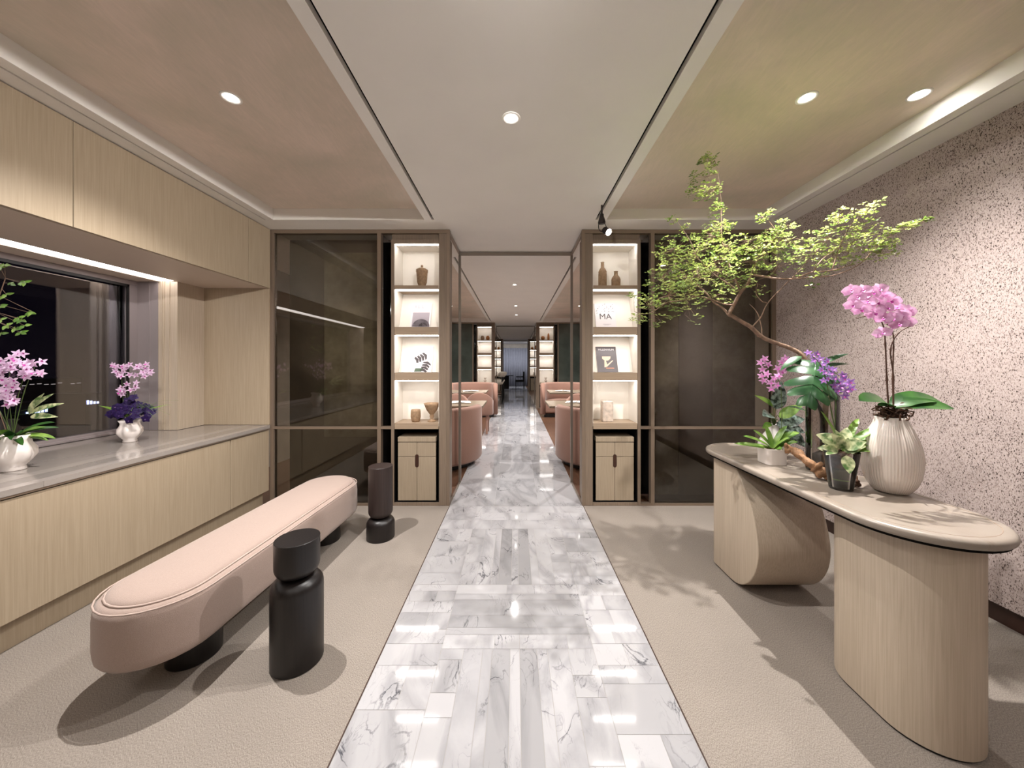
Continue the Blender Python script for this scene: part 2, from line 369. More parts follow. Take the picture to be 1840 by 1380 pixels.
# ---------------------------------------------------------------- floors
ZC, ZR = 2.602, 2.70
YB, YP = -2.6, 3.30
XM0, XM1 = -.615, .635
tag(obj('floor', bx(-3.4, XM0-.004, YB, YP, -.05, 0), 'carpet'), 'beige woven carpet on the bench side of the marble path', 'floor', kind='structure')
tag(obj('floor', bx(XM1+.004, 2.56, YB, YP, -.05, 0), 'carpet'), 'beige woven carpet under the console table', 'floor', kind='structure')
tag(obj('floor', bx(-3.6, XM0-.004, YP, 22, -.05, -.001), 'floorwood'), 'brown wooden floor left of the marble in the dining hall', 'floor', kind='structure')
tag(obj('floor', bx(XM1+.004, 3.6, YP, 22, -.05, -.001), 'floorwood'), 'brown wooden floor right of the marble in the dining hall', 'floor', kind='structure')
def marble_path():
    bm = NB(); lay = None; tiles = []
    def T(x0, x1, y0, y1, tone): tiles.append((x0, x1, y0, y1, tone))
    rnd = random.Random(3)
    xc = .01; E = [-.24, -.151, -.107, -.024, .02, .10, .149, .245]; tone7 = [.9, .7, .25, .8, .25, .8, .9]
    def side(y0, y1):
        for s in (-1, 1):
            y = y0
            xi, xo = (-.345, XM0) if s < 0 else (.365, XM1)
            while y < y1-.02:
                h = rnd.choice([.09, .14, .2, .12]); h = min(h, y1-y)
                if y1-y-h < .05: h = y1-y
                if rnd.random() < .5: xm = (xi+xo)/2+rnd.uniform(-.04, .04); T(min(xi, xo), xm, y, y+h, rnd.uniform(.4, 1)); T(xm, max(xi, xo), y, y+h, rnd.uniform(.5, 1))
                else: T(min(xi, xo), max(xi, xo), y, y+h, rnd.uniform(.4, 1))
                y += h
    def inner(y0, y1):
        for a, b in ((-.345, -.24), (.245, .365)):
            y = y0
            while y < y1-.01:
                h = min(rnd.choice([.1, .16, .24]), y1-y)
                if y1-y-h < .05: h = y1-y
                T(a, b, y, y+h, rnd.uniform(.55, 1)); y += h
    def motif(y):   # going away from camera: strips .48, light row, cross band, light row
        L1 = .72
        for i in range(7):
            T(E[i], E[i+1], y, y+L1, tone7[i])
        inner(y, y+L1)
        T(-.345, -.10, y+L1, y+L1+.087, .95); T(-.10, .02, y+L1, y+L1+.087, .8); T(.02, .25, y+L1, y+L1+.087, 1.); T(.25, .365, y+L1, y+L1+.087, .85)
        a = y+L1+.087
        for h, t in ((.046, .45), (.085, .25), (.125, .35), (.05, .6)):
            T(-.345, .365, a, a+h, t); a += h
        T(-.345, -.05, a, a+.085, 1.); T(-.05, .15, a, a+.085, .9); T(.15, .365, a, a+.085, .95)
        side(y, a+.085)
        return a+.085
    y = .92-1.198*3
    while y < YP-.4: y = motif(y) if y+1.198 < YP+.2 else YP
    y = 2.116+.72
    tiles[:] = [(a, b, c, min(d, 2.836), e) for a, b, c, d, e in tiles if c < 2.834]
    for x0, x1, y0, y1, t in [(XM0, -.2, 2.836, 3.0, .9), (-.2, .2, 2.836, 3.0, .8), (.2, XM1, 2.836, 3.0, .85), (XM0, -.35, 3.0, 3.29, .6), (-.35, .1, 3.0, 3.15, .9), (.1, XM1, 3.0, 3.15, .95), (-.35, .05, 3.15, 3.29, .85), (.05, .35, 3.15, 3.29, .95), (.35, XM1, 3.15, 3.29, .8)]: T(x0, x1, y0, y1, t)
    y = 3.29; k = 0
    while y < 22:      # hall: large greyer slabs
        for a, b in ((XM0, -.2), (-.2, .22), (.22, XM1)): T(a, b, y, y+.8, rnd.uniform(.25, .6))
        y += .8
    g = .0009
    vals = []
    for x0, x1, y0, y1, t in tiles:
        vs = [bm.verts.new(p) for p in ((x0+g, y0+g, 0.0), (x1-g, y0+g, 0.0), (x1-g, y1-g, 0.0), (x0+g, y1-g, 0.0))]
        bm.faces.new(vs); vals.append((rnd.random(), rnd.random(), t))
    box(bm, XM0-.003, XM1+.003, YB, 22, -.05, -.0008, 1)
    vals += [(0, 0, 0)]*6
    o = obj('floor', bm, ['marble', 'grout'])
    at_ = o.data.attributes.new('tile', 'FLOAT_VECTOR', 'FACE')
    for i, v in enumerate(vals): at_.data[i].vector = v
    tag(o, 'polished white marble path of inlaid strips down the middle', 'floor', kind='structure')
marble_path()
bm = NB(); box(bm, XM0-.006, XM0-.002, YB, YP, -.02, .002); box(bm, XM1+.002, XM1+.006, YB, YP, -.02, .002)
tag(obj('trim_1', bm, 'skirt'), 'thin bronze edging beside the marble path', 'trim', kind='structure')

# ---------------------------------------------------------------- ceiling
def slabs(bm, edges, y0, y1, z0=ZC, z1=ZR+.1):
    for a, b in edges: box(bm, a, b, y0, y1, z0, z1)
bm = NB()
slabs(bm, [(-3.4, -2.206), (-2.194, -2.127), (-.80, -.735), (-.712, .702), (.726, .80), (2.20, 2.264), (2.276, 2.56)], YB, 3.08)
slabs(bm, [(-3.4, 2.56)], 3.08, 3.3)
box(bm, -3.6, 3.6, 3.3, 4.15, ZC, ZR+.1)
for y0, y1 in ((4.15, 10.35), (11.5, 17.6)):
    slabs(bm, [(-3.6, -2.127), (-.80, -.735), (-.712, .702), (.726, .80), (2.20, 3.6)], y0, y1)
for y0, y1 in ((10.35, 11.5), (17.6, 22)): box(bm, -3.6, 3.6, y0, y1, ZC, ZR+.1)
tag(obj('ceiling', bm, 'white'), 'off-white painted ceiling bands around the recessed panels', 'ceiling', kind='structure')
bm = NB()
for y0, y1 in ((YB, 3.08), (4.15, 10.35), (11.5, 17.6)):
    box(bm, -2.13, -.795, y0-.01, y1+.01, ZR, ZR+.03); box(bm, .795, 2.205, y0-.01, y1+.01, ZR, ZR+.03)
tag(obj('ceiling', bm, 'plaster'), 'recessed trowelled beige plaster ceiling panels', 'ceiling', kind='structure')
bm = NB()
for y0, y1 in ((YB, 3.08), (4.15, 10.35), (11.5, 17.6)):
    for a, b in ((-.74, -.705), (.695, .73)): box(bm, a, b, y0, y1, ZC+.03, ZC+.04)
for a, b in ((-2.21, -2.19), (2.26, 2.28)): box(bm, a, b, YB, 3.08, ZC+.02, ZC+.03)
box(bm, -3.6, 3.6, YB-.2, 22.2, ZR+.1, ZR+.13)
tag(obj('ceiling', bm, 'slot'), 'black linear slots cut in the ceiling', 'ceiling', kind='structure')

# ---------------------------------------------------------------- outer walls
tag(obj('wall_right', bx(2.455, 2.56, YB, YP+.0, .11, ZC+.01), 'fleck'), 'pink-beige wallcovering with dark flecks behind the console', 'wall', kind='structure')
tag(obj('baseboard_right', bx(2.495, 2.56, YB, YP, 0, .11), 'skirt'), 'dark brown recessed skirting under the flecked wall', 'baseboard', kind='structure')
tag(obj('wall_back', bx(-3.5, 2.6, YB-.1, YB, -.05, ZR+.1), 'cream'), 'plain wall behind the viewer', 'wall', kind='structure')
bm = NB(); box(bm, -3.5, -3.37, YB, -.28, 0, ZR); box(bm, -3.5, -3.37, 3.03, 3.7, 0, ZR); box(bm, -3.5, -3.37, -.28, 3.03, 0, .765); box(bm, -3.5, -3.37, -.28, 3.03, 2.04, ZR)
tag(obj('wall_left', bm, 'jamb'), 'wall around the window', 'wall', kind='structure')
bm = NB(); box(bm, -3.3, -3.2, 3.7, 22, 0, ZR+.1); tag(obj('wall_left', bm, 'mottled2'), 'side wall of the dining hall on the left', 'wall', kind='structure')
bm = NB(); box(bm, 3.2, 3.3, 3.3, 22, 0, ZR+.1); tag(obj('wall_right', bm, 'mottled2'), 'side wall of the dining hall on the right', 'wall', kind='structure')

# ---------------------------------------------------------------- window bay on the left
bm = NB()
box(bm, -2.92, -2.31, 3.29, 3.33, .765, 2.045)
tag(obj('wall_front', bm, 'oak'), 'oak panel closing the far end of the window bay', 'panel', kind='structure')
bm = NB(); box(bm, -2.97, -2.92, 3.03, 3.33, .765, 2.045); box(bm, -3.085, -2.97, 3.03, 3.07, .765, 2.10)
for x in (-3.05, -3.03, -2.985): box(bm, x-.002, x+.002, 3.024, 3.03, .765, 2.10)
tag(obj('trim_2', bm, 'oak2'), 'pale grooved reveal beside the window', 'trim', kind='structure')
bm = NB(); box(bm, -2.92, -2.33, -.28, 3.29, 2.046, 2.06); box(bm, -3.37, -3.072, -.3, 3.03, 2.046, 2.07)
box(bm, -2.925, -2.915, -.28, 3.03, 2.06, 2.10)
tag(obj('trim_3', bm, 'jamb'), 'plain soffit of the window bay', 'trim', kind='structure')
ws = thing('linear_light', 'long white light strip recessed above the window', 'strip light', (-3.0, 1.38, 2.05))
obj('diffuser', bx(-3.068, -2.928, -.27, 3.025, 2.052, 2.07), 'winled', ws)
obj('housing', bx(-3.07, -2.915, -.28, 3.03, 2.07, 2.11), 'white', ws)
win = thing('window_1', 'dark night window over the ledge', 'window', (-3.3, 1.4, .79), kind='structure')
bm = NB(); x0, x1 = -3.33, -3.26
box(bm, x0, x1, -.28, 3.03, .765, .80); box(bm, x0, x1, -.28, 3.03, 2.005, 2.046); box(bm, x0, x1, -.28, -.23, .80, 2.005); box(bm, x0, x1, 2.96, 3.03, .80, 2.005)
box(bm, -3.27, -3.24, -.28, 3.03, .765, .783)
obj('window_frame', bm, 'winframe', win, bevel=.003)
bm = NB(); box(bm, -3.27, -3.258, 2.945, 2.96, .80, 2.005); box(bm, -3.27, -3.258, -.23, 2.96, 1.985, 2.005); obj('gasket', bm, 'black', win)
obj('pane', bx(-3.30, -3.294, -.23, 2.96, .80, 2.005), 'nightpane', win)
bm = NB(); box(bm, -3.26, -3.085, 3.025, 3.035, .765, 2.05); box(bm, -3.16, -3.155, 3.02, 3.026, .765, 2.05)
tag(obj('trim_4', bm, 'winframe'), 'grey metal reveal at the end of the window', 'trim', kind='structure')
bm = NB(); box(bm, -3.37, -3.0, -.33, -.28, .765, 2.05); tag(obj('trim_5', bm, 'jamb'), 'near reveal of the window', 'trim', kind='structure')
# ledge
led = thing('window_ledge', 'polished beige stone ledge running under the window', 'ledge', (-2.8, 1, .74))
bm = NB(); tl = []
rnd = random.Random(5)
for a, b, base in ((-2.30, -2.36, .8), (-2.36, -2.47, .25), (-2.47, -2.55, .75), (-2.55, -3.33, .5)):
    y = YB+.03
    while y < 3.28:
        h = 1.07; y2 = min(3.285, y+h); box(bm, b, a, y, y2-.0008, .733, .762)
        tl += [(rnd.random(), rnd.random(), base+rnd.uniform(-.1, .1))]*6; y = y2+.0002
o = obj('stone_top', bm, 'ledge', led)
at_ = o.data.attributes.new('tile', 'FLOAT_VECTOR', 'FACE')
for i, v in enumerate(tl): at_.data[i].vector = v
obj('front_strip', bx(-2.315, -2.303, YB+.03, 3.285, .722, .733), 'bronze', led)
# wall cabinets above, base cabinets below
ys = [YB+.03, -.9, .45, 1.824, 3.02, 3.29]
lab = ['above the ledge behind the viewer', 'above the window nearest the viewer', 'above the near half of the window', 'above the far half of the window', 'narrow, beside the smoked glass']
for i in range(5):
    t = thing('wall_cabinet', 'pale oak overhead cabinet '+lab[i], 'cabinet', (-2.6, (ys[i]+ys[i+1])/2, 2.05), 'oak cabinets over the window')
    obj('body', bx(-2.90, -2.325, ys[i]+.002, ys[i+1]-.002, 2.062, ZC-.002), 'oak', t)
    obj('door', bx(-2.323, -2.30, ys[i]+.002, ys[i+1]-.002, 2.046, ZC-.006), 'oak', t)
ys = [YB+.03, -.6, 1.0, 2.845, 3.29]
lab = ['under the ledge behind the viewer', 'under the ledge nearest the viewer', 'under the ledge behind the pink bench', 'under the ledge, narrow, beside the smoked glass']
for i in range(4):
    t = thing('base_cabinet', 'pale oak low cabinet '+lab[i], 'cabinet', (-2.8, (ys[i]+ys[i+1])/2, 0), 'oak cabinets under the ledge')
    obj('body', bx(-3.36, -2.335, ys[i]+.002, ys[i+1]-.002, .15, .72), 'darkbox', t)
    obj('door', bx(-2.333, -2.31, ys[i]+.004, ys[i+1]-.004, .152, .715), 'oak', t, bevel=.0015)
    obj('plinth', bx(-3.36, -2.37, ys[i], ys[i+1], 0, .15), 'oak', t)

# city outside
def building(x, y, z, wdt, hgt, n, label, col, s):
    t = thing('city_building', label, 'building', (x, y, z))
    obj('block', bx(x-3.5, x, y-wdt/2, y+wdt/2, -60, z+hgt), 'black', t)
    r = random.Random(int(abs(x*7+y))); lm = emis('lit_window', col, s)
    for k in range(n):
        yy = y-wdt/2+wdt*(k+.5)/n; h = r.uniform(.1, .4); up = h if n == 9 else 0
        if r.random() < .8: obj('lit_window', bx(x+.02, x+.06, yy-wdt/n*.3, yy+wdt/n*.3, z+up, z+h+(.08 if n == 9 else 0)), lm, t)
building(-45, 32.7, -3.2, 2.6, 1, 10, 'distant building with bluish lit windows at the left edge of the night view', (.45, .6, 1, 1), 5)
building(-40, 33.3, -2.4, 1.3, 1, 5, 'distant building with blue windows seen past the purple orchid pot', (.5, .6, 1, 1), 4)
building(-60, 45.5, -1.5, 6, 1, 9, 'far low building with a few white points of light', (1, .9, .8, 1), .5)

# ---------------------------------------------------------------- partitions with display shelves
POT = {}
def pot_mesh(kind):
    """profiles of the pottery on the shelves"""
    return dict(
      lidded=[(.028,0),(.03,.006),(.026,.012),(.036,.03),(.042,.05),(.048,.13),(.052,.142),(.05,.15)],
      goblet=[(.040,0),(.042,.006),(.024,.014),(.015,.03),(.022,.05),(.018,.065),(.024,.075),(.05,.11),(.07,.16),(.078,.178),(.075,.178),(.045,.12),(.01,.09)],
      tumbler=[(.034,0),(.040,.01),(.048,.05),(.046,.10),(.043,.118),(.040,.118),(.042,.05),(.01,.02)],
      tallbottle=[(.036,0),(.038,.01),(.038,.125),(.036,.135),(.038,.145),(.03,.165),(.016,.185),(.014,.225),(.017,.235)],
      shortbottle=[(.036,0),(.040,.01),(.041,.075),(.034,.095),(.018,.115),(.016,.14),(.02,.15)],
      block=[(.055,0),(.058,.01),(.056,.09),(.058,.19),(.056,.2)],
      oval=[(.02,0),(.03,.01),(.034,.07),(.026,.15),(.012,.18),(.015,.19)],
      disc=[(.02,0),(.045,.02),(.06,.06),(.045,.1),(.015,.115)],
      jar=[(.03,0),(.05,.03),(.05,.08),(.03,.11),(.034,.12)],
      stack=[(.03,0),(.02,.02),(.04,.05),(.045,.06),(.02,.075),(.02,.1),(.04,.13),(.03,.15)],
    )[kind]
clay = simple('mottled_clay', C(150, 122, 94), .7, var=.25, vscale=40, bump=.3)
amber = simple('amber_glaze', C(160, 100, 48), .35, var=.2, vscale=30)
paleclay = simple('pale_clay', C(196, 180, 166), .6, var=.25, vscale=25)
greyclay = simple('grey_clay', C(110, 98, 90), .6, var=.2)
def pot(name, kind, loc, label, group, mat, sx=1, sc=1):
    bm = NB(); lathe(bm, [(r*sc, z*sc) for r, z in pot_mesh(kind)], (0, 0, 0), 24, capt=kind in ('lidded', 'block', 'oval', 'stack', 'disc', 'jar', 'shortbottle', 'tallbottle'))
    if kind == 'block':
        for v in bm.verts: v.co.x, v.co.y = [max(-.05, min(.05, c*1.3))*(1+.06*math.sin(v.co.z*60+c*30)) for c in (v.co.x, v.co.y)]
    o = obj(name, bm, mat, smooth=True); o.location = loc; tag(o, label, name.replace('_', ' ').split()[-1], group)
    return o
def partition(y0, which, mats, shelf_items=True, main=False):
    """glazed bronze screen with a display shelf either side of the passage"""
    for s in (-1, 1):
        mx = (lambda a, b: (min(a, b), max(a, b))) if s < 0 else (lambda a, b: (min(.01-a, .01-b), max(.01-a, .01-b)))
        side = 'left' if s < 0 else 'right'
        def B(bm, xa, xb, ya, yb, za, zb, mi=0):
            a, b = mx(xa, xb); return box(bm, a, b, y0+ya, y0+yb, za, zb, mi)
        Xo = -2.31 if s < 0 else -2.445
        t = thing('glass_partition', f'bronze framed smoked glass screen {side} of the {which}', 'partition', ((-1.8 if s < 0 else 1.8), y0, 0), 'smoked glass screens beside the passages')
        bm = NB()
        B(bm, Xo, -.618, 0, .05, 2.566, ZC-.001); B(bm, Xo, Xo+.035, 0, .05, .02, 2.566); B(bm, -1.30, -1.265, -.002, .05, .02, 2.566)
        B(bm, Xo, -1.17, 0, .05, 0, .02); B(bm, Xo, -1.17, -.001, .045, .722, .746); B(bm, -.645, -.618, -.002, .05, 0, 2.566)
        obj('frame', bm, 'bronze', t)
        if main:
            obj('upper_pane', B(NB(), Xo+.035, -1.30, .02, .026, .746, 2.566), 'smoked', t)
            obj('lower_pane', B(NB(), Xo+.035, -1.30, .02, .026, .02, .722), 'smoked', t)
            bm = NB(); B(bm, Xo, -1.265, .29, .31, 0, ZC); obj('backing_panel', bm, 'mottled2' if s < 0 else 'mottled', t)
            bm = NB()
            if s < 0: B(bm, -1.93, -1.265, .24, .29, .60, 2.46)
            else: B(bm, -2.0, -1.66, .27, .29, .0, 2.6)
            obj('inner_panel', bm, 'mottled' if s < 0 else 'mottled2', t)
        else:
            obj('upper_pane', B(NB(), Xo-.8, -1.30, .02, .04, .746, 2.566), 'hallglass', t)
            obj('lower_pane', B(NB(), Xo-.8, -1.30, .02, .04, .02, .722), 'blackglass', t)
        bm = NB(); B(bm, -1.265, -1.17, .25, .27, .02, 2.566); B(bm, -1.275, -1.262, .05, .25, .02, 2.566); obj('dark_return', bm, 'blackglass', t)
        # display shelf
        d = thing('display_shelf', f'lit oak display shelf {side} of the {which}', 'shelf', ((-.93 if s < 0 else .94), y0, 0), 'lit display shelves beside the passages')
        bm = NB()
        B(bm, -1.17, -1.142, .0, .27, .0, 2.508); B(bm, -.72, -.645, .004, .27, 0, 2.566); B(bm, -1.142, -.72, .0, .27, 2.472, 2.508); B(bm, -1.17, -.72, .03, .27, 2.508, 2.566)
        B(bm, -1.142, -.72, 0, .05, 0, .03)
        obj('carcass', bm, 'oakb' if 'oakb' in M else 'bronze', d, bevel=.0015)
        bm = NB(); B(bm, -1.142, -.72, .255, .27, .746, 2.472); B(bm, -1.142, -1.138, .01, .255, .746, 2.472); B(bm, -.724, -.72, .01, .255, .746, 2.472); B(bm, -1.142, -.72, .01, .255, 2.468, 2.472)
        obj('lining', bm, 'cream', d)
        for z1, z0 in ((2.075, 2.04), (1.683, 1.607), (1.253, 1.18), (.777, .722)):
            sb = obj('shelf', B(NB(), -1.138, -.724, .0, .255, z0, z1), ['oakx'], d)
            if z0 > .8: obj('light_strip', B(NB(), -1.13, -.732, .012, .05, z0-.007, z0), 'led', sb)
        obj('light_strip', B(NB(), -1.13, -.732, .012, .035, 2.461, 2.468), 'led', d)
        for zt, zb in ((2.03, 1.685), (1.60, 1.255)):       # sloping magazine rests
            bm = NB(); a, b = mx(-1.136, -.726)
            vs = [bm.verts.new(p) for p in ((a, y0+.25, zt), (b, y0+.25, zt), (b, y0+.12, zb), (a, y0+.12, zb), (a, y0+.254, zt), (b, y0+.254, zt), (b, y0+.254, zb), (a, y0+.254, zb))]
            for f in ((0,1,2,3),(4,5,6,7),(0,1,5,4),(2,3,7,6),(0,3,7,4),(1,2,6,5)): bm.faces.new([vs[i] for i in f])
            obj('sloping_rest', bm, 'cream', d)
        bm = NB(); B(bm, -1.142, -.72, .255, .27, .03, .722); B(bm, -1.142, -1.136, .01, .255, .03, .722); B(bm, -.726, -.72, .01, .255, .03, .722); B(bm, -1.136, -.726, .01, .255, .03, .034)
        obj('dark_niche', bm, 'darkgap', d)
        # low cabinet in the niche
        c = thing('small_cabinet', f'small oak cabinet {side} of the {which}', 'cabinet', ((-.93 if s < 0 else .94), y0+.13, .034), 'small oak cabinets under the display shelves')
        X0, X1, XMID = -1.112, -.753, -.9325
        obj('body', B(NB(), X0+.004, X1-.004, .038, .245, .036, .596), 'darkbox', c)
        obj('top', B(NB(), X0, X1, .018, .245, .598, .644), 'oakcab', c, bevel=.002)
        for k, (a, b) in enumerate(((X0, XMID-.0015), (XMID+.0015, X1))):
            obj('drawer', B(NB(), a, b, .022, .038, .459, .592), 'oakcab', c, bevel=.001)
            obj('door', B(NB(), a, b, .022, .038, .042, .455), 'oakcab', c, bevel=.001)
        bm = NB(); xa, xb = mx(XMID-.014, XMID+.014); cxm = (xa+xb)/2
        ring = [(math.cos(q)*.017, math.sin(q)*.017+.045) for q in [PI*i/8 for i in range(9)]]+[(math.cos(q)*.017, math.sin(q)*.017-.045) for q in [PI+PI*i/8 for i in range(9)]]
        loft(bm, [[Vector((cxm+p, y0+yy, .418+q)) for p, q in ring] for yy in (.0195, .0225)]); obj('handle', bm, 'skirt', c)
    # passage frame
    t = thing('passage_frame', f'slim metal frame lining the {which}', 'frame', (0, y0+.35, 0), 'metal frames of the passages')
    bm = NB(); D = .67 if main else .9
    for x in (-.627, .635):
        box(bm, x-.013, x+.013, y0+D-.026, y0+D, 0, 2.56); box(bm, x-.009, x+.009, y0+.05, y0+D-.02, 2.56, 2.59); box(bm, x-.009, x+.009, y0+.05, y0+D, 0, .012)
    box(bm, -.636, .644, y0+D-.02, y0+D, 2.56, 2.595)
    obj('metal_frame', bm, 'steel', t)
M['oakb'] = wood('bronze_oak', C(112, 97, 83), C(130, 113, 97), .4)
M['oakcab'] = wood('limed_cabinet_oak', C(146, 130, 110), C(162, 146, 125), .45)
partition(YP, 'entrance passage', None, main=True)
partition(10.6, 'second passage, down the hall', None)
partition(17.4, 'third passage, farthest down the hall', None)

# pottery on the two near shelves
S1, S2, S3, S4 = 2.075, 1.683, 1.253, .777
pot('lidded_jar', 'lidded', (-.965+.06, YP+.10, S1), 'clay lidded jar alone on the top left shelf', 'pottery on the display shelves', clay, sc=1.1)
o = bpy.data.objects['lidded_jar']
bm = NB(); lathe(bm, [(.05, .15), (.052, .156), (.03, .17), (.008, .175), (.008, .182)], n=20, capt=True); blob(bm, (0, 0, .19), .012, 1); k = obj('lid', bm, clay, smooth=True); k.parent = o
for v in k.data.vertices: v.co *= 1.1
pot('stoneware_tumbler', 'tumbler', (-.966, YP+.10, S4), 'squat grey-brown stoneware cup beside the goblet', 'pottery on the display shelves', clay)
pot('footed_goblet', 'goblet', (-.812, YP+.11, S4), 'wide clay goblet on a stem, bottom left shelf', 'pottery on the display shelves', clay, sc=1.0)
pot('clay_bottle', 'tallbottle', (.845, YP+.10, S1), 'taller stoneware bottle on the top right shelf', 'pottery on the display shelves', clay, sc=1.05)
pot('clay_bottle', 'shortbottle', (.975, YP+.10, S1), 'shorter squat stoneware bottle on the top right shelf', 'pottery on the display shelves', clay, sc=1.05)
pot('marbled_vase', 'block', (.89, YP+.12, S4), 'pale square vase with dark streaks on the bottom right shelf', 'pottery on the display shelves', paleclay)
# pottery on the far shelves
for y0, wh in ((10.6, 'second'), (17.4, 'third')):
    for s in (-1, 1):
        side = 'left' if s < 0 else 'right'
        f = (lambda x: x) if s < 0 else (lambda x: .01-x)
        for nm, kd, x, z, lb, mt in (('far_jar', 'jar' if s < 0 else 'oval', -1.0, S1, 'top', amber if s > 0 else clay), ('far_jar', 'jar' if s < 0 else 'disc', -.84, S1, 'top', amber), ('far_vase', 'stack', -.92, S4, 'bottom', paleclay)):
            if s > 0 and x == -.84: x = -.83
            nm = {'far_jar': 'amber_jar', 'far_vase': 'pale_vase'}[nm]
            pos = ('outer ' if x < -.9 else 'inner ') if lb == 'top' else ''
            pot(nm, kd, (f(x), y0+.1, z), f'{pos}{"amber" if nm=="amber_jar" else "pale"} vessel on the {lb} {side} shelf of the {wh} screen', 'pottery on the far display shelves', mt, sc=1.1)

# magazines
ink = simple('ink', C(70, 62, 64), .6); inkd = simple('dark_cover', C(62, 48, 50), .4); grey = simple('cover_grey', C(160, 150, 158), .5)
green = simple('cover_green', C(70, 90, 66), .5); beigep = simple('cover_flesh', C(220, 186, 160), .5); mid = simple('cover_midgrey', C(112, 102, 110), .5)
ang = math.atan2(.13, .345)
def magazine(x, z, label, cover, shapes, wd=.20, hg=.27, texts=()):
    t = thing('magazine', label, 'magazine', (x, YP+.12-.014, z+.002), 'magazines on the sloping shelves')
    t.rotation_euler = (-ang, 0, 0)
    def put(name, bm, mat):
        me = obj(name, bm, mat); me.parent = t; me.matrix_parent_inverse = Matrix(); return me
    put('pages', bx(-wd/2, wd/2, -.0005, .007, 0.0, hg), 'paper'); put('cover', bx(-wd/2, wd/2, -.0015, -.0005, 0.0, hg), cover)
    for nm, poly, mt in shapes:
        bm = NB()
        for pl in poly:
            vs = [bm.verts.new((px, -.0022, py)) for px, py in pl]; bm.faces.new(vs)
        put(nm, bm, mt)
    for txt, tx, tz, sz, mt in texts:
        cu = bpy.data.curves.new('lettering', 'FONT'); cu.body = txt; cu.size = sz; cu.align_x = 'CENTER'; cu.extrude = .0004
        oc = bpy.data.objects.new('lettering_curve', cu); me_ = bpy.data.meshes.new_from_object(oc); bpy.data.objects.remove(oc); me_.materials.clear(); me_.materials.append(mt); o = bpy.data.objects.new('lettering', me_); COL.objects.link(o); o.parent = t; o.location = (tx, -.003, tz); o.rotation_euler = (PI/2, 0, 0)
def arc(cx, cz, r, a0, a1, n=14, sx=1): return [(cx+r*sx*math.cos(a0+(a1-a0)*i/n), cz+r*math.sin(a0+(a1-a0)*i/n)) for i in range(n+1)]
def ribleaf(cx, cz, L, W, a, n=4):
    P = []
    for i in range(n):
        for s in (-1, 1):
            t = (i+.3)/n; b = (t*L, 0); q = [(t*L, 0), ((t+.15)*L, s*W*.75), ((t+.3)*L*1., s*W*.9*(1-t*.5)), ((t+.24)*L, 0)]
            P.append([(cx+u*math.cos(a)-v*math.sin(a), cz+u*math.sin(a)+v*math.cos(a)) for u, v in q])
    return P
cover_w = simple('cover_white', C(226, 220, 222), .5)
magazine(-.93, S2, 'pale magazine with a grey shell picture on the upper left slope', cover_w,
  [('picture', [[(-.08, .012), (.085, .012), (.085, .17), (-.08, .17)]], grey), ('shell', [arc(.01, .012, .085, 0, PI)+[(-.075, .012)]], mid),
   ('shell_mouth', [arc(.03, .012, .045, 0, PI)+[(-.015, .012)]], ink)], texts=[('I L L', -.02, .215, .05, grey)])
magazine(-.915, S3, 'white magazine with dark split leaves on the lower left slope', cover_w,
  [('printed_leaf', ribleaf(.05, .185, .12, .05, PI+.5), ink), ('printed_leaf', ribleaf(.06, .12, .11, .05, -PI/2-.35), ink),
   ('printed_foliage', [[(-.07, .005), (.0, .005), (.02, .04), (-.06, .04)]], green)], texts=[('I L L', -.01, .215, .045, simple('cover_pale', C(205, 198, 204), .5))])
dots = []
rr = random.Random(2)
for i in range(34):
    a, b = rr.uniform(-.085, .09), rr.uniform(.16, .262); l = rr.uniform(.005, .013); q = rr.uniform(0, PI)
    dots.append([(a-l*math.cos(q), b-l*math.sin(q)), (a+.003, b-.002), (a+l*math.cos(q), b+l*math.sin(q)), (a-.003, b+.003)])
magazine(.885, S2, 'white magazine with scattered leaf print and the large letters MA', cover_w, [('printed_sprigs', dots, mid), ('print_lines', [[(-.03, .04), (.05, .04), (.05, .043), (-.03, .043)], [(-.02, .03), (.03, .03), (.03, .033), (-.02, .033)]], grey)], texts=[('MA', .0, .095, .085, ink)])
magazine(.90, S3, 'dark brown magazine with a pale cup picture on the lower right slope', inkd,
  [('printed_cup', [[(-.045, .165), (.04, .165), (.035, .14), (.01, .12), (-.02, .12), (-.045, .14)]], beigep), ('printed_stem', [[(-.025, .12), (-.01, .12), (.0, .08), (.055, .125), (.06, .118), (-.005, .055), (-.03, .05)]], beigep),
   ('print_lines', [[(-.015, .035), (.065, .035), (.065, .047), (-.015, .047)]], simple('cover_rust', C(176, 120, 96), .5))], texts=[('MILLENNIUM', 0, .228, .027, cover_w)])

# ---------------------------------------------------------------- bench
bn = thing('bench', 'long rounded pink upholstered bench on black drum legs', 'bench', (-1.485, 2.12, 0))
bc, b0, b1, br_ = -1.485, 1.305, 2.94, .215
R = lambda d, z: stadium(bc, b0, b1, br_, z, d)
obj('seat', loft(NB(), [R(.03, .163), R(.012, .168), R(.004, .18), R(0, .21), R(0, .33), R(.003, .365), R(.01, .385), R(.02, .396), R(.034, .40), R(.06, .398)]), 'pink', bn, True)
obj('cushion', loft(NB(), [R(.034, .392), R(.034, .402), R(.038, .409), R(.05, .417), R(.075, .424), R(.12, .428), R(.19, .43)]), 'pink', bn, True)
obj('piping', tube(NB(), R(.033, .402), .0045, 6, closed=True), 'pinkpipe', bn, True)
obj('piping', tube(NB(), R(.004, .39)[:], .0035, 6, closed=True), 'pinkpipe', bn, True)
for y in (1.615, 2.66):
    bm = NB(); lathe(bm, [(.098, 0), (.101, .004), (.101, .164)], (-1.458, y, 0), 40, capt=True); obj('leg', bm, 'ebony', bn, 'auto')
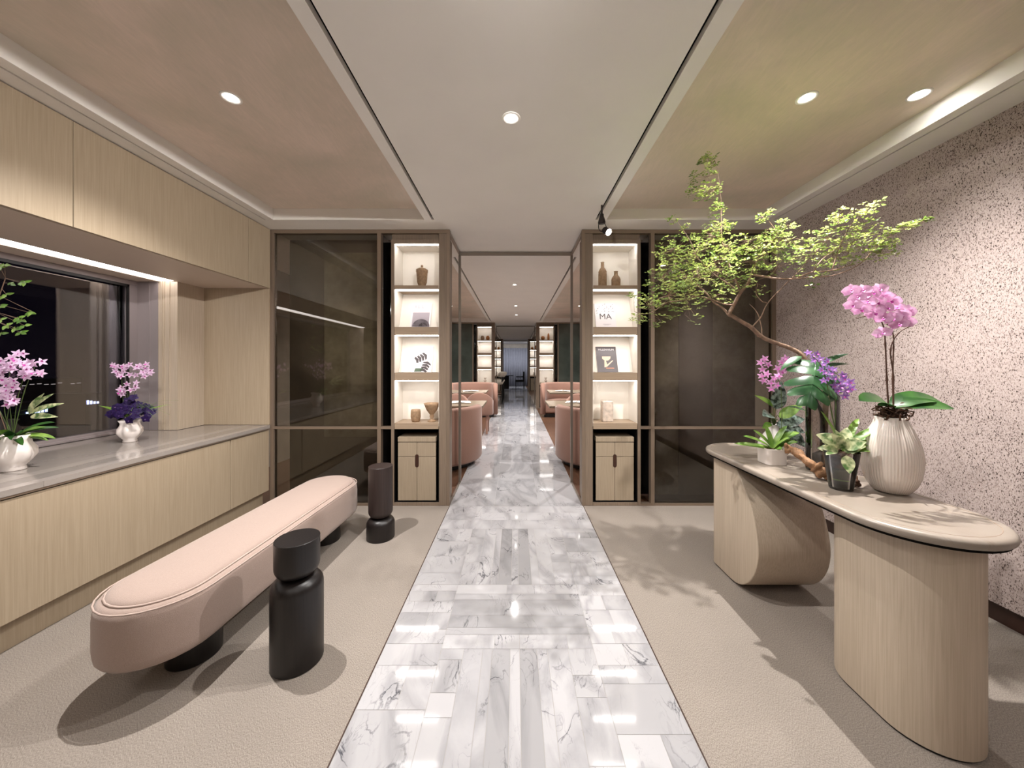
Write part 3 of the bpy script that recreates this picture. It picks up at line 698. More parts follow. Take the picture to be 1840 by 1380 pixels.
bm = NB(); box(bm, -1.58, -1.36, 1.5, 2.78, .150, .166); obj('underframe', bm, 'black', bn); bn.rotation_euler.z = -.035

# ---------------------------------------------------------------- side tables
def sidetable(x, y, spec, label, mat):
    t = thing('side_table', label, 'side table', (x, y, 0), 'dark turned side tables by the bench')
    (r1, z1), (r2, z2, z3), wz = spec
    rd = .05
    def rr_(r, z0, z1, top, bot):
        p = []
        if bot: p += [(r-rd*(1-math.sin(a)), z0+rd*(1-math.cos(a))) for a in [PI/2*i/8 for i in range(9)]]
        else: p += [(r-.004, z0), (r, z0+.004)]
        if top: p += [(r-rd*(1-math.cos(a)), z1-rd*(1-math.sin(a))) for a in [PI/2*i/8 for i in range(9)]]
        else: p += [(r, z1-.002), (r-.002, z1), (0.001, z1)]
        return p
    bm = NB(); lathe(bm, rr_(r1, 0, z1, True, False), (x, y, 0), 48, capt=True); obj('base', bm, mat[0], t, 'auto')
    bm = NB(); lathe(bm, rr_(r2, z2, z3, False, True), (x, y, 0), 48, capt=True); obj('upper_drum', bm, mat[1], t, 'auto')
    return t
sidetable(-.982, 1.58, ((.105, .385), (.0905, .385, .551), 0), 'near black turned side table, tall base with short drum on top', ('ebony', 'ebony'))
sidetable(-1.037, 2.70, ((.103, .160), (.089, .160, .551), 0), 'far dark side table, low base with tall brown-black drum', ('ebony', 'umber'))

# ---------------------------------------------------------------- console table
ct = thing('console_table', 'long oval stone-topped console on two curved pale oak legs', 'table', (1.51, 1.8, 0))
tc_, t0, t1, tr = 1.515, 1.103, 2.525, .243
R = lambda d, z: stadium(tc_, t0, t1, tr, z, d, 24)
bm = loft(NB(), [R(.012, .7365), R(.005, .739), R(.001, .745), R(0, .7525), R(.001, .760), R(.005, .766), R(.012, .7695), R(.022, .77), R(.06, .77)]); nf = len(bm.faces)
o = obj('tabletop', bm, 'stone', ct, 'auto')
at_ = o.data.attributes.new('tile', 'FLOAT_VECTOR', 'FACE')
for i in range(len(o.data.polygons)): at_.data[i].vector = (.3, .6, .9)
obj('inlay_line', tube(NB(), R(.034, .7697), .0011, 5, closed=True), simple('inlay', C(150, 128, 108), .4), ct)
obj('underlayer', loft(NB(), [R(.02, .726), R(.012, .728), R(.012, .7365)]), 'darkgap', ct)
RL = lambda d, z: stadium(1.52, 1.163, 1.60, .148, z, d, 20)
bm = loft(NB(), [RL(0, .010), RL(0, .726)]); obj('leg', bm, 'oak2', ct, 'auto')
bm = loft(NB(), [RL(.006, 0), RL(.006, .010)]); obj('foot_plinth', bm, 'black', ct)  # black plinth set in under the near leg
prof = [(2.12, .726), (2.075, .67), (2.019, .60), (1.965, .515), (1.932, .42), (1.915, .33), (1.918, .25), (1.942, .17), (1.985, .10), (2.045, .045), (2.11, .017), (2.17, .010), (2.345, .010), (2.345, .726)]
pf = [Vector((0, a, b)) for a, b in prof]; pf = smoothline(pf[:12], 4)+pf[12:]
bm = loft(NB(), [[p+Vector((x, 0, 0)) for p in pf] for x in (1.325, 1.725)])
obj('leg', bm, 'oak2', ct, 'auto', bevel=.006, seg=3)
obj('foot_plinth', bx(1.335, 1.71, 2.15, 2.335, 0, .010), 'black', ct)  # black plinth set in under the far leg

# ---------------------------------------------------------------- flowers and plants
ZT = .77
def flower_mesh(kind):
    bm = NB(); n = Vector((0, 0, 1))
    if kind == 'moth':
        for a, L, W in ((PI/2, .032, .024), (PI*7/6, .031, .023), (-PI/6, .031, .023)): leafpatch(bm, Vector((0, 0, -.001)), Vector((math.cos(a), math.sin(a), .02)), n, L, W, .1, .15)
        for a in (.12, PI-.12): leafpatch(bm, Vector((0, 0, .001)), Vector((math.cos(a), math.sin(a), .05)), n, .034, .040, .12, .2)
        leafpatch(bm, Vector((0, -.002, .003)), Vector((0, -.8, .8)), Vector((0, 1, 1)), .014, .012, .3, .2, mi=1)
        blob(bm, (0, 0, .004), .0035, 1)
    elif kind == 'star':
        for k in range(5):
            a = PI/2+2*PI*k/5; leafpatch(bm, Vector((0, 0, 0)), Vector((math.cos(a), math.sin(a), .25)), n, .021, .011, .15, .25)
        leafpatch(bm, Vector((0, -.001, .001)), Vector((0, -.7, .9)), Vector((0, 1, 1)), .011, .010, .3, .2, mi=1)
    elif kind == 'vanda':
        for k in range(5):
            a = PI/2+2*PI*k/5; leafpatch(bm, Vector((0, 0, 0)), Vector((math.cos(a), math.sin(a), .1)), n, .030, .028, .15, .2)
        leafpatch(bm, Vector((0, -.002, .002)), Vector((0, -.7, .9)), Vector((0, 1, 1)), .012, .010, .3, .2, mi=1)
    bmesh.ops.recalc_face_normals(bm, faces=bm.faces[:])
    me = bpy.data.meshes.new('flower'); bm.to_mesh(me); bm.free()
    for p in me.polygons: p.use_smooth = True
    return me
pk = leafmat('pink_petal', C(224, 164, 208), C(238, 196, 226), .6, .3, 60, .2); pk2 = simple('magenta_lip', C(180, 60, 150), .5)
lv = leafmat('lavender_petal', C(214, 176, 212), C(236, 210, 232), .6, .3, 60, .2)
pl = leafmat('violet_petal', C(150, 104, 186), C(190, 150, 214), .6, .3, 60, .2)
mg = leafmat('rose_petal', C(220, 150, 208), C(240, 190, 232), .6, .3, 60, .2)
dp = leafmat('deep_purple_petal', C(26, 11, 54), C(42, 22, 76), .45, .15, 60, .3)
def fl_mesh(kind, mat):
    me = flower_mesh(kind); me.materials.append(mat); me.materials.append(pk2); return me
pk3 = simple('dark_lip', C(60, 26, 84), .5)
FM = {'pink': fl_mesh('moth', pk), 'lav': fl_mesh('star', lv), 'violet': fl_mesh('star', pl), 'rose': fl_mesh('star', mg), 'deep': fl_mesh('vanda', dp)}
FM['deep'].materials[1] = pk3
def flower(t, key, pos, nrm, s=1.0, roll=0.0, name='flower'):
    o = bpy.data.objects.new(name, FM[key]); COL.objects.link(o); o.parent = t
    q = Vector(nrm).normalized().to_track_quat('Z', 'Y')
    o.matrix_local = Matrix.Translation(Vector(pos)-t.location) @ q.to_matrix().to_4x4() @ Matrix.Rotation(roll, 4, 'Z') @ Matrix.Diagonal((s, s, s, 1))
stemg = simple('green_stem', C(74, 92, 44), .5); stemb = simple('brown_stem', C(84, 56, 44), .5)
lf_orch = leafmat('orchid_leaf', C(34, 68, 30), C(56, 96, 40), .3, .15, 14)
lf_bright = leafmat('bright_leaf', C(84, 124, 44), C(132, 164, 72), .4, .25, 20)
lf_dark = leafmat('dark_leaf', C(20, 42, 26), C(34, 62, 36), .22, .1, 10)
lf_var = leafmat('variegated_leaf', C(86, 118, 62), C(214, 216, 170), .45, .2, 34)
lf_anth = leafmat('veined_leaf', C(18, 36, 26), C(150, 170, 160), .3, .1, 46)
bark = simple('bark', C(128, 102, 84), .8, var=.35, vscale=40, bump=.8, bscale=90)
moss = simple('potting_bark', C(74, 50, 34), .95, var=.4, vscale=60, bump=.8)
def camdir(p, jit=.35):
    d = Vector((0, 0, H))-Vector(p); d.normalize(); return d+Vector((random.uniform(-jit, jit), random.uniform(-jit, jit), random.uniform(-jit, jit)))
def front(jit=.4, yaw=0):
    return Vector((-.55+yaw+random.uniform(-jit, jit), -1, .15+random.uniform(-jit, jit)))

# big pink moth orchid in ribbed egg vase
vx, vy = 1.655, 1.545
t = thing('potted_orchid', 'tall pink moth orchid in the big ribbed cream glass vase', 'orchid', (vx, vy, ZT))
P = [(.045, 0), (.060, .008), (.078, .035), (.092, .075), (.098, .12), (.099, .16), (.094, .20), (.083, .24), (.070, .275), (.058, .30), (.052, .322), (.050, .330), (.046, .330), (.048, .315)]
bm = NB(); lathe(bm, P, (vx, vy, ZT), 240, rib=60, amp=.010); obj('vase', bm, simple('ribbed_milk_glass', C(218, 206, 196), .12, coat=.6, sub=.1), t, True)
bm = NB()
for k in range(46):
    a = random.uniform(0, 2*PI); r = random.uniform(.0, .055); c = Vector((vx+r*math.cos(a), vy+r*math.sin(a), ZT+.325+random.uniform(0, .035)))
    pts = [c+Vector((random.uniform(-.035, .035), random.uniform(-.035, .035), random.uniform(-.015, .025))) for _ in range(4)]
    tube(bm, smoothline(pts, 4), .0026, 5)
tube(bm, smoothline([(vx+.0, vy, ZT+.36), (vx+.04, vy-.01, ZT+.392), (vx+.062, vy-.01, ZT+.37), (vx+.06, vy, ZT+.33)], 6), .003, 5)
obj('roots', bm, moss, t, True)
for az, el, L, W, dr in ((PI+.15, .55, .175, .078, .9), (-.05, .50, .215, .085, .9), (-.35, .20, .205, .080, .45), (2.9, .3, .05, .03, .5), (PI/2, .4, .14, .05, .6)):
    bm = NB(); strap(bm, (vx+.0, vy, ZT+.375), az, el, L, W, dr, .25); obj('leaf', bm, lf_orch, t, True)
ZS = ZT+.375
def stem(t, pts, r0, r1, mat=stemb, nodes=True):
    s = smoothline(pts, 6); n = len(s); bm = NB(); tube(bm, s, [lerp(r0, r1, i/(n-1))*(1.5 if nodes and i % 6 == 0 and i else 1) for i in range(n)], 6)
    o = obj('stem', bm, mat, t, True); return s
s1 = stem(t, [(vx-.01, vy, ZS-.02), (vx-.018, vy, ZS+.12), (vx-.035, vy-.01, ZS+.27), (vx-.042, vy-.01, ZS+.345), (vx-.075, vy-.02, ZS+.385), (vx-.13, vy-.03, ZS+.395), (vx-.18, vy-.03, ZS+.385)], .0032, .0018)
s2 = stem(t, [(vx+.006, vy-.005, ZS-.02), (vx+.008, vy, ZS+.12), (vx+.006, vy-.005, ZS+.26), (vx+.0, vy-.01, ZS+.31), (vx-.02, vy-.02, ZS+.345), (vx-.05, vy-.03, ZS+.36)], .003, .0018)
s3 = stem(t, [(vx+.0, vy-.01, ZS-.02), (vx-.0, vy-.01, ZS+.13), (vx-.012, vy-.01, ZS+.25), (vx+.01, vy-.02, ZS+.32), (vx+.05, vy-.03, ZS+.35)], .003, .0018)
fp = [(1530,522),(1541,535),(1533,548),(1551,522),(1560,542),(1548,556),(1568,526),(1580,520),(1576,543),(1588,533),(1592,553),(1572,562),(1588,572),(1603,540),(1612,553),(1604,572),(1620,566),(1632,560),(1616,582),(1628,578),(1586,598)]
for i, (px, py) in enumerate(fp):
    p = at(px, py, vy-.035-.02*random.random()); flower(t, 'pink', p, front(.35), .98 if i < 3 else 1.0, random.uniform(-.3, .3))
for px, py in ((1527, 545), (1550, 560)):
    bm = NB(); blob(bm, at(px, py, vy-.02), .006, 1, (1.3, 1, .8)); obj('bud', bm, simple('bud', C(190, 160, 120), .6), t, True)

# clear tapered glass pot with variegated plants
gx, gy = 1.467, 1.58
t = thing('potted_plant', 'variegated plant and strap leaves in the tapered clear glass pot', 'plant', (gx, gy, ZT))
bm = NB(); lathe(bm, [(.040, 0), (.042, .003), (.066, .172), (.063, .172), (.040, .010), (.001, .008)], (gx, gy, ZT), 40); obj('glass_pot', bm, 'clearv', t, 'auto')
bm = NB(); lathe(bm, [(.037, .012), (.049, .09), (.051, .096), (.001, .098)], (gx, gy, ZT), 32); obj('leaf_wrap', bm, simple('dark_leaf_wrap', C(36, 44, 22), .35, var=.3, vscale=25), t, True)
bm = NB(); lathe(bm, [(.0515, .10), (.059, .150), (.055, .160), (.03, .168), (.001, .17)], (gx, gy, ZT), 32)
for k in range(60):
    a = random.uniform(0, 2*PI); r = .05*math.sqrt(random.random()); blob(bm, (gx+r*math.cos(a), gy+r*math.sin(a), ZT+.165), random.uniform(.004, .008), 0, jit=.3, seed=k)
obj('potting_mix', bm, moss, t)
bm = NB(); lathe(bm, [(.0435, .045), (.0445, .05)], (gx, gy, ZT), 32, capb=False); obj('band', bm, lf_bright, t)
rl = random.Random(11)
for k in range(24):
    a = rl.uniform(PI*.55, PI*2.0); e = rl.uniform(.1, 1.3); L = rl.uniform(.05, .08)
    b = Vector((gx-.01+.012*math.cos(a), gy-.01+.012*math.sin(a), ZT+.17+rl.uniform(0, .05)))
    d = Vector((math.cos(a)*math.cos(e), math.sin(a)*math.cos(e), math.sin(e)))
    bm = NB(); leafpatch(bm, b, d, Vector((-.6, -1, .7)), L, L*.66, .25, .30, n=7); obj('variegated_leaf', bm, lf_var, t, True)
bm = NB(); leafpatch(bm, Vector((gx-.03, gy-.058, ZT+.165)), Vector((-.1, -.25, -1)), Vector((-.3, -1, 0)), .075, .05, .2, -.1, n=7); obj('variegated_leaf', bm, lf_var, t, True)
bm = NB(); leafpatch(bm, Vector((gx-.05, gy-.03, ZT+.17)), Vector((-1, -.3, .1)), Vector((0, 0, 1)), .06, .035, .2, .2, n=7); obj('variegated_leaf', bm, lf_var, t, True)
for az, el, L, W, dr in ((-.1, .95, .20, .036, .9), (.0, .72, .27, .036, .9), (-.3, .40, .17, .032, .7), (-.1, .60, .27, .040, .9), (2.3, 1.25, .20, .03, .5), (.4, 1.1, .2, .034, .9)):
    bm = NB(); strap(bm, (gx+.012, gy, ZT+.16), az, el, L, W, dr, .3); obj('strap_leaf', bm, lf_bright, t, True)
vio = [at(px, py, 1.64) for px, py in ((1500,765),(1502,730),(1500,705),(1505,690))]
stem(t, vio, .0025, .0015, stemg)
for px, py in ((1508,687),(1516,680),(1524,690),(1512,696),(1522,702),(1530,698),(1505,702),(1518,712),(1528,686),(1500,693),(1514,674)):
    flower(t, 'violet', at(px, py, 1.63+random.uniform(-.02, .02)), front(.5), .95, random.uniform(0, 1))

stem(t, [(gx+.01, gy+.01, ZT+.16), at(1494, 740, 1.60), at(1486, 690, 1.60), at(1474, 655, 1.60), at(1460, 640, 1.60)], .0022, .0014, stemg)
for px, py in ((1452,634),(1460,640),(1468,636),(1463,648),(1474,645),(1480,655),(1486,648),(1490,662),(1482,670),(1475,664),(1494,672),(1487,680),(1498,664),(1500,680),(1480,684)):
    flower(t, 'violet', at(px, py, 1.60+random.uniform(-.02, .02)), front(.5), .8, random.uniform(0, 1))

# square white ceramic pot with green orchid leaves
qx, qy = 1.452, 1.985
t = thing('potted_plant', 'small strap-leaved orchid in the square white ceramic pot', 'plant', (qx, qy, ZT))
def rrect(cx, cy, hw, r, z, n=6):
    out = []
    for ccx, ccy, a0 in ((hw-r, hw-r, 0), (-hw+r, hw-r, PI/2), (-hw+r, -hw+r, PI), (hw-r, -hw+r, 3*PI/2)):
        for i in range(n+1): a = a0+PI/2*i/n; out.append(Vector((cx+ccx+r*math.cos(a), cy+ccy+r*math.sin(a), z)))
    return out
bm = loft(NB(), [rrect(qx, qy, h_, .02, ZT+z) for h_, z in ((.050, 0), (.053, .004), (.055, .09), (.052, .091), (.050, .08))], True, True); obj('pot', bm, 'ceramic', t, 'auto')
bm = NB()
for k in range(40): blob(bm, (qx+random.uniform(-.04, .04), qy+random.uniform(-.04, .04), ZT+.082), .009, 0, jit=.3, seed=k)
obj('potting_mix', bm, moss, t)
for az, el, L, W, dr in ((PI+.1, .62, .20, .034, .5), (PI-.1, .25, .21, .034, .25), (PI*.8, 1.0, .14, .034, .6), (-.1, 1.0, .15, .036, .7), (.2, .8, .21, .038, .9), (-.9, 1.0, .11, .03, .6), (1.7, 1.25, .14, .034, .5), (-PI/2, .5, .07, .03, .5), (.0, .6, .15, .034, .7), (.1, 1.2, .16, .036, .9)):
    bm = NB(); strap(bm, (qx, qy-.01, ZT+.08), az, el, L, W, dr, .3); obj('strap_leaf', bm, lf_bright, t, True)
st = [at(px, py, 1.99) for px, py in ((1402,800),(1405,750),(1404,710),(1400,685),(1388,672),(1372,650))]; stem(t, st, .002, .0012, stemg)
for px, py in ((1366,652),(1374,645),(1380,655),(1370,664),(1378,672),(1372,684),(1384,688),(1390,680),(1396,692),(1398,662),(1404,650),(1411,644),(1413,655),(1405,668),(1398,676),(1368,676),(1386,698),(1410,664)):
    flower(t, 'rose', at(px, py, 1.98+random.uniform(-.03, .03)), front(.5), 1.1, random.uniform(0, 1))

# veined dark-leaved plant in white glass bulb vase
hx, hy = 1.575, 2.14
t = thing('potted_plant', 'dark silver-veined leaves in the round white glass vase behind', 'plant', (hx, hy, ZT))
bm = NB(); lathe(bm, [(.04, 0), (.07, .02), (.083, .055), (.078, .09), (.055, .13), (.03, .165), (.026, .19), (.03, .195)], (hx, hy, ZT), 40); obj('vase', bm, 'milky', t, True)
rl = random.Random(4)
tips = [((1395,735),(1400,690),.11),((1385,745),(1372,738),.10),((1400,760),(1442,745),.12),((1395,760),(1448,770),.11),((1390,730),(1365,705),.05),((1385,760),(1368,762),.05),((1410,770),(1452,800),.10),((1400,750),(1435,722),.09),((1398,770),(1425,790),.06)]
for i, (a, b, L) in enumerate(tips):
    A = at(*a, 2.12); B_ = at(*b, 2.05+.02*(i % 3)); bm = NB(); tube(bm, smoothline([(hx, hy, ZT+.17), lerp(Vector((hx, hy, ZT+.19)), A, .6)+Vector((0, 0, .03)), A], 4), .002, 5); obj('leaf_stalk', bm, stemg, t, True)
    d = B_-A; bm = NB(); leafpatch(bm, A, d+Vector((0, -.02, -.01)), Vector((-.5, -1, .7)), max(L, d.length), L*.72, .15, .25, n=8); obj('leaf', bm, (lf_anth if L > .09 else lf_bright), t, True)

def monstera(t, base, tip, nrm, Wd, mat, n=7):
    base, tip = Vector(base), Vector(tip); d = tip-base; L = d.length; d.normalize(); nrm = Vector(nrm); s = d.cross(nrm).normalized(); u = s.cross(d).normalized()
    bm = NB(); 
    def mid(tt): return base+d*(L*tt)+u*(.10*L*math.sin(PI*tt))
    tube(bm, [mid(i/10)+u*.001 for i in range(11)], [.0035*(1-i/12) for i in range(11)], 5)
    for sd in (-1, 1):
        for i in range(n):
            t0_, t1_ = -.02+i/n*.96, -.02+(i+.98)/n*.96
            reach = Wd*math.sin(PI*min(1, .22+.78*(i+.5)/n))**.7*(1 if i else .9)
            fw = .50-.15*(i < 2)*2.2 if i < 2 else .30+.10*i/n
            prev = None; K = 6
            for k in range(K+1):
                q = k/K; dirn = (s*sd*reach*q + d*(reach*fw*q*(1.2 if i > 1 else -.6+.5*i)))
                drop = -u*(reach*.35*q*q)
                # fingers narrow: full between 0 and .35, then gaps
                c = 1 if q < .42 else 1-.30*(q-.42)/.58
                if q == 1: c = .42
                mt = (t0_+t1_)/2; hw = (t1_-t0_)/2*c*1.06
                a = mid(max(0, mt-hw))+dirn+drop; b = mid(min(1, mt+hw))+dirn+drop+u*.003*math.sin(i)
                vs = [bm.verts.new(a), bm.verts.new((a+b)/2+u*.004), bm.verts.new(b)]
                if prev:
                    for j in range(2): bm.faces.new((prev[j], prev[j+1], vs[j+1], vs[j]))
                prev = vs
    obj('leaf', bm, mat, t, True)
# driftwood
A = [at(1411, 806, 1.83), at(1430, 812, 1.80), at(1452, 830, 1.74), at(1470, 845, 1.71), at(1487, 862, 1.69), at(1505, 872, 1.68), at(1535, 872, 1.68)]
A = [Vector((p.x, p.y, max(ZT+.02, p.z))) for p in A]
s = smoothline(A, 7); bm = NB(); rr3 = random.Random(8)
tube(bm, s, [(.0175+.003*math.sin(i*.9)+.004*rr3.random()+(.006 if 18 < i < 26 else 0))*(1 if i < len(s)-8 else .8) for i in range(len(s))], 16)
tube(bm, [s[2], s[2]+Vector((-.012, -.01, .022)), s[2]+Vector((-.02, -.012, .036))], [.012, .008, .004], 9)
tube(bm, [s[20], s[20]+Vector((-.01, -.02, .022)), s[20]+Vector((-.002, -.03, .034))], [.014, .010, .006], 9)
for v in bm.verts: v.co += Vector((noise.noise(v.co*60), noise.noise(v.co*60+Vector((5, 0, 0))), noise.noise(v.co*60+Vector((0, 7, 0)))))*.009; v.co.z = max(v.co.z, ZT+.001)
o = obj('driftwood', bm, simple('driftwood', C(134, 98, 68), .8, var=.35, vscale=50, bump=1, bscale=70), None, True); tag(o, 'gnarled brown driftwood lying between the pots on the console', 'driftwood')
bm = NB()
for k, (dx, dz) in enumerate(((0, .012), (.018, .012), (.01, .026))): blob(bm, (1.548+dx, 1.60, ZT+dz), .012, 1, jit=.2, seed=k)
tag(obj('dried_pods', bm, moss, None, True), 'small brown dried pods beside the clear glass pot', 'dried pods')

# tree branch in tall cylinder vase
bx0, by0 = 1.625, 1.855
t = thing('branch_arrangement', 'airy green leafy branch leaning from the tall clear cylinder vase', 'plant', (bx0, by0, ZT))
bm = NB(); lathe(bm, [(.068, 0), (.07, .004), (.07, .40), (.066, .40), (.066, .012), (.001, .012)], (bx0, by0, ZT), 40); obj('vase', bm, glass('thick_clear_glass', (.82, .80, .78, 1), .03), t, 'auto')
pts = [(bx0-.005, by0, ZT+.03), (bx0, by0, ZT+.17), tuple(at(1477, 745, 1.82)), tuple(at(1464, 712, 1.78)), tuple(at(1470, 660, 1.70))]
s = smoothline(pts, 6); bm = NB(); tube(bm, s, [lerp(.013, .006, i/(len(s)-1)) for i in range(len(s))], 10); obj('monstera_stem', bm, 'black', t, True)
bm = NB(); blob(bm, (bx0-.02, by0-.005, ZT+.06), .042, 2, (1, 1, 1.1), .25, 3); obj('root_ball', bm, simple('dark_root', C(40, 32, 26), .5, bump=.5), t, True)
lf_mon = leafmat('monstera_leaf', C(30, 64, 36), C(62, 100, 62), .24, .12, 14, .6)
monstera(t, at(1466, 650, 1.70), at(1448, 735, 1.60), (-.45, -1.0, .45), .105, lf_mon, 5)
monstera(t, at(1480, 668, 1.74), at(1500, 722, 1.72), (-.2, -.9, .6), .06, lf_mon, 4)
for a, b, W in (((1475, 655), (1520, 628), .035), ((1478, 660), (1524, 646), .032), ((1478, 665), (1520, 672), .036), ((1450, 740), (1425, 725), .03), ((1440, 640), (1405, 655), .04)):
    A, B_ = at(*a, 1.74), at(*b, 1.72); bm = NB(); leafpatch(bm, A, B_-A, Vector((-.3, -.5, 1)), (B_-A).length*1.05, W, .2, .25, n=8); obj('monstera_leaf', bm, lf_mon, t, True)

TR = [(bx0+.02, by0, ZT+.015), at(1480, 700, 1.86), at(1455, 660, 1.93), at(1434, 632, 1.97), at(1400, 618, 2.0), at(1370, 605, 2.02), at(1345, 585, 2.03), at(1325, 574, 2.03), at(1309, 566, 2.03)]
branches = []
def br(pts, r0, r1, k=5, seg=7):
    s = smoothline(pts, k)
    s2 = [p+Vector((noise.noise(p*9), noise.noise(p*9+Vector((3, 1, 0))), noise.noise(p*9+Vector((0, 4, 2)))))*.012*(0 if i < 2 else 1) for i, p in enumerate(s)]
    branches.append((s2, [lerp(r0, r1, i/(len(s2)-1)) for i in range(len(s2))], seg)); return s2
br(TR, .012, .0105, 5, 9)
P_ = lambda *q: at(*q)
br([P_(1309,566,2.03), P_(1318,548,2.03), P_(1332,525,2.02), P_(1342,510,2.0), P_(1349,493,1.98)], .0105, .007)
br([P_(1349,493,1.98), P_(1375,497,1.93), P_(1400,499,1.88), P_(1430,500,1.84), P_(1460,490,1.80), P_(1495,485,1.77), P_(1535,478,1.74)], .0065, .002)
br([P_(1309,566,2.03), P_(1298,552,2.05), P_(1280,540,2.08), P_(1262,520,2.1), P_(1240,500,2.12), P_(1215,480,2.14)], .007, .002)
br([P_(1320,548,2.03), P_(1295,545,2.0), P_(1265,532,1.97), P_(1235,538,1.95), P_(1200,545,1.93), P_(1165,565,1.92), P_(1140,562,1.92)], .005, .0012)
br([P_(1332,525,2.02), P_(1320,505,2.04), P_(1310,480,2.06), P_(1300,450,2.07), P_(1296,410,2.06), P_(1296,370,2.04), P_(1292,330,2.02), P_(1285,290,2.0)], .005, .001)
br([P_(1349,493,1.98), P_(1362,470,1.98), P_(1378,445,1.98), P_(1395,420,1.97), P_(1380,390,1.96)], .004, .001)
br([P_(1332,525,2.0), P_(1305,507,1.96), P_(1280,490,1.93), P_(1255,465,1.9), P_(1235,430,1.9), P_(1215,395,1.9)], .004, .001)
br([P_(1362,605,2.02), P_(1352,590,2.0), P_(1365,570,1.98), P_(1378,545,1.95), P_(1400,520,1.92), P_(1425,500,1.88), P_(1445,480,1.85), P_(1470,450,1.82), P_(1505,400,1.78)], .004, .001)
br([P_(1372,608,2.02), P_(1368,585,2.04), P_(1355,560,2.06), P_(1345,548,2.07)], .0035, .0015)
br([P_(1378,545,1.95), P_(1362,530,1.97), P_(1360,512,1.98), P_(1352,500,1.98)], .0025, .0012)
br([P_(1430,500,1.84), P_(1450,500,1.80), P_(1490,495,1.76), P_(1540,480,1.72), P_(1580,440,1.68), P_(1620,415,1.64), P_(1660,400,1.6)], .0035, .0008)
br([P_(1460,490,1.8), P_(1485,460,1.8), P_(1520,440,1.78), P_(1560,450,1.74), P_(1590,455,1.7)], .003, .0008)
br([P_(1495,485,1.77), P_(1510,440,1.76), P_(1530,400,1.74), P_(1560,375,1.72), P_(1585,365,1.7)], .0025, .0007)
nodes = [p for s_, _, _ in branches[1:] for p in s_[2:]]
cl = [(1215,445,2.1,32,34),(1190,500,2.1,30,26),(1162,545,1.95,22,14),(1148,572,1.93,14,8),(1140,530,1.95,10,4),(1232,495,2.05,34,34),(1250,455,2.0,30,30),(1275,430,2.05,28,24),(1290,405,2.05,22,18),(1305,445,2.05,28,22),(1285,485,2.0,30,28),(1315,505,2.03,26,20),(1240,530,2.0,34,26),(1200,530,1.98,32,26),(1345,470,2.0,28,18),(1355,440,1.98,24,14),(1385,428,1.97,24,18),(1372,465,1.95,28,18),(1405,410,1.96,18,13),(1420,440,1.92,28,20),(1450,462,1.86,28,18),(1478,430,1.82,26,18),(1505,465,1.8,26,18),(1528,440,1.77,28,20),(1508,388,1.78,20,12),(1545,415,1.74,26,18),(1556,375,1.72,18,10),(1578,452,1.7,24,17),(1588,438,1.7,16,9),(1612,412,1.65,14,8),(1640,405,1.62,10,6),(1662,398,1.6,8,4),(1272,290,2.0,16,14),(1262,318,2.02,20,12),(1272,345,2.03,20,12),(1252,345,2.02,16,11),(1290,372,2.04,14,10),(1376,388,1.96,12,6),(1210,395,1.9,8,4),(1232,408,1.9,7,3),(1290,530,1.98,30,12),(1345,515,2.0,30,10),(1230,565,1.95,30,7),(1185,575,1.94,20,5),(1400,470,1.9,30,12),(1460,500,1.8,26,8),(1260,500,1.85,30,20),(1300,465,1.82,26,12),(1225,470,2.2,26,14),(1330,440,2.2,24,10)]
twigs = NB(); fol = NB(); fol2 = NB(); rl = random.Random(21)
for cx, cy, Y, rp, n in cl:
    n = int(n*2.2)
    c = at(cx, cy, Y); rw = rp/F*Y; near = min(nodes, key=lambda p: (p-c).length)
    mid_ = (near+c)/2+Vector((rl.uniform(-.02, .02), rl.uniform(-.02, .02), rl.uniform(-.01, .02)))
    sp = smoothline([near, mid_, c], 4); tube(twigs, sp, [.0014*(1-i/len(sp)*.5) for i in range(len(sp))], 4, cap=False)
    for k in range(n):
        while True:
            o3 = Vector((rl.uniform(-1, 1), rl.uniform(-1, 1), rl.uniform(-1, 1)))
            if o3.length < 1: break
        q = c+Vector((o3.x*rw*1.15, o3.y*rw*1.3, o3.z*rw*.85))
        if q.x > 2.40: q.x = 2.40
        if rl.random() < .6:
            b = sp[rl.randrange(2, len(sp))]; tube(twigs, [b, (b+q)/2+Vector((0, 0, rl.uniform(-.008, .008))), q], .0006, 3, cap=False)
        tgt = fol if rl.random() < .55 else fol2
        a0 = rl.uniform(0, 2*PI)
        for j in range(rl.choice((3, 4, 4, 5))):
            a = a0+j*2*PI/4.5+rl.uniform(-.3, .3); e = rl.uniform(-.3, .6); L = rl.uniform(.014, .026)
            d = Vector((math.cos(a)*math.cos(e), math.sin(a)*math.cos(e), math.sin(e)))
            up = Vector((rl.uniform(-.6, .6), rl.uniform(-.6, .6), 1)); s_ = d.cross(up).normalized(); u_ = s_.cross(d).normalized(); wv = L*.30
            v = [tgt.verts.new(q+d*.003), tgt.verts.new(q+d*(L*.55)-s_*wv+u_*.002), tgt.verts.new(q+d*L), tgt.verts.new(q+d*(L*.55)+s_*wv+u_*.002)]
            tgt.faces.new((v[0], v[1], v[2])); tgt.faces.new((v[0], v[2], v[3]))
for i, (s_, r_, sg) in enumerate(branches):
    bm = NB(); tube(bm, s_, r_, sg); obj('trunk' if i == 0 else 'branch', bm, bark, t, True)
obj('twigs', twigs, bark, t)
o = obj('foliage', fol, leafmat('spring_leaf', C(124, 144, 62), C(178, 188, 110), .45, .35, 12), t); 
o = obj('foliage', fol2, leafmat('deeper_leaf', C(92, 114, 54), C(146, 162, 92), .45, .35, 12), t)

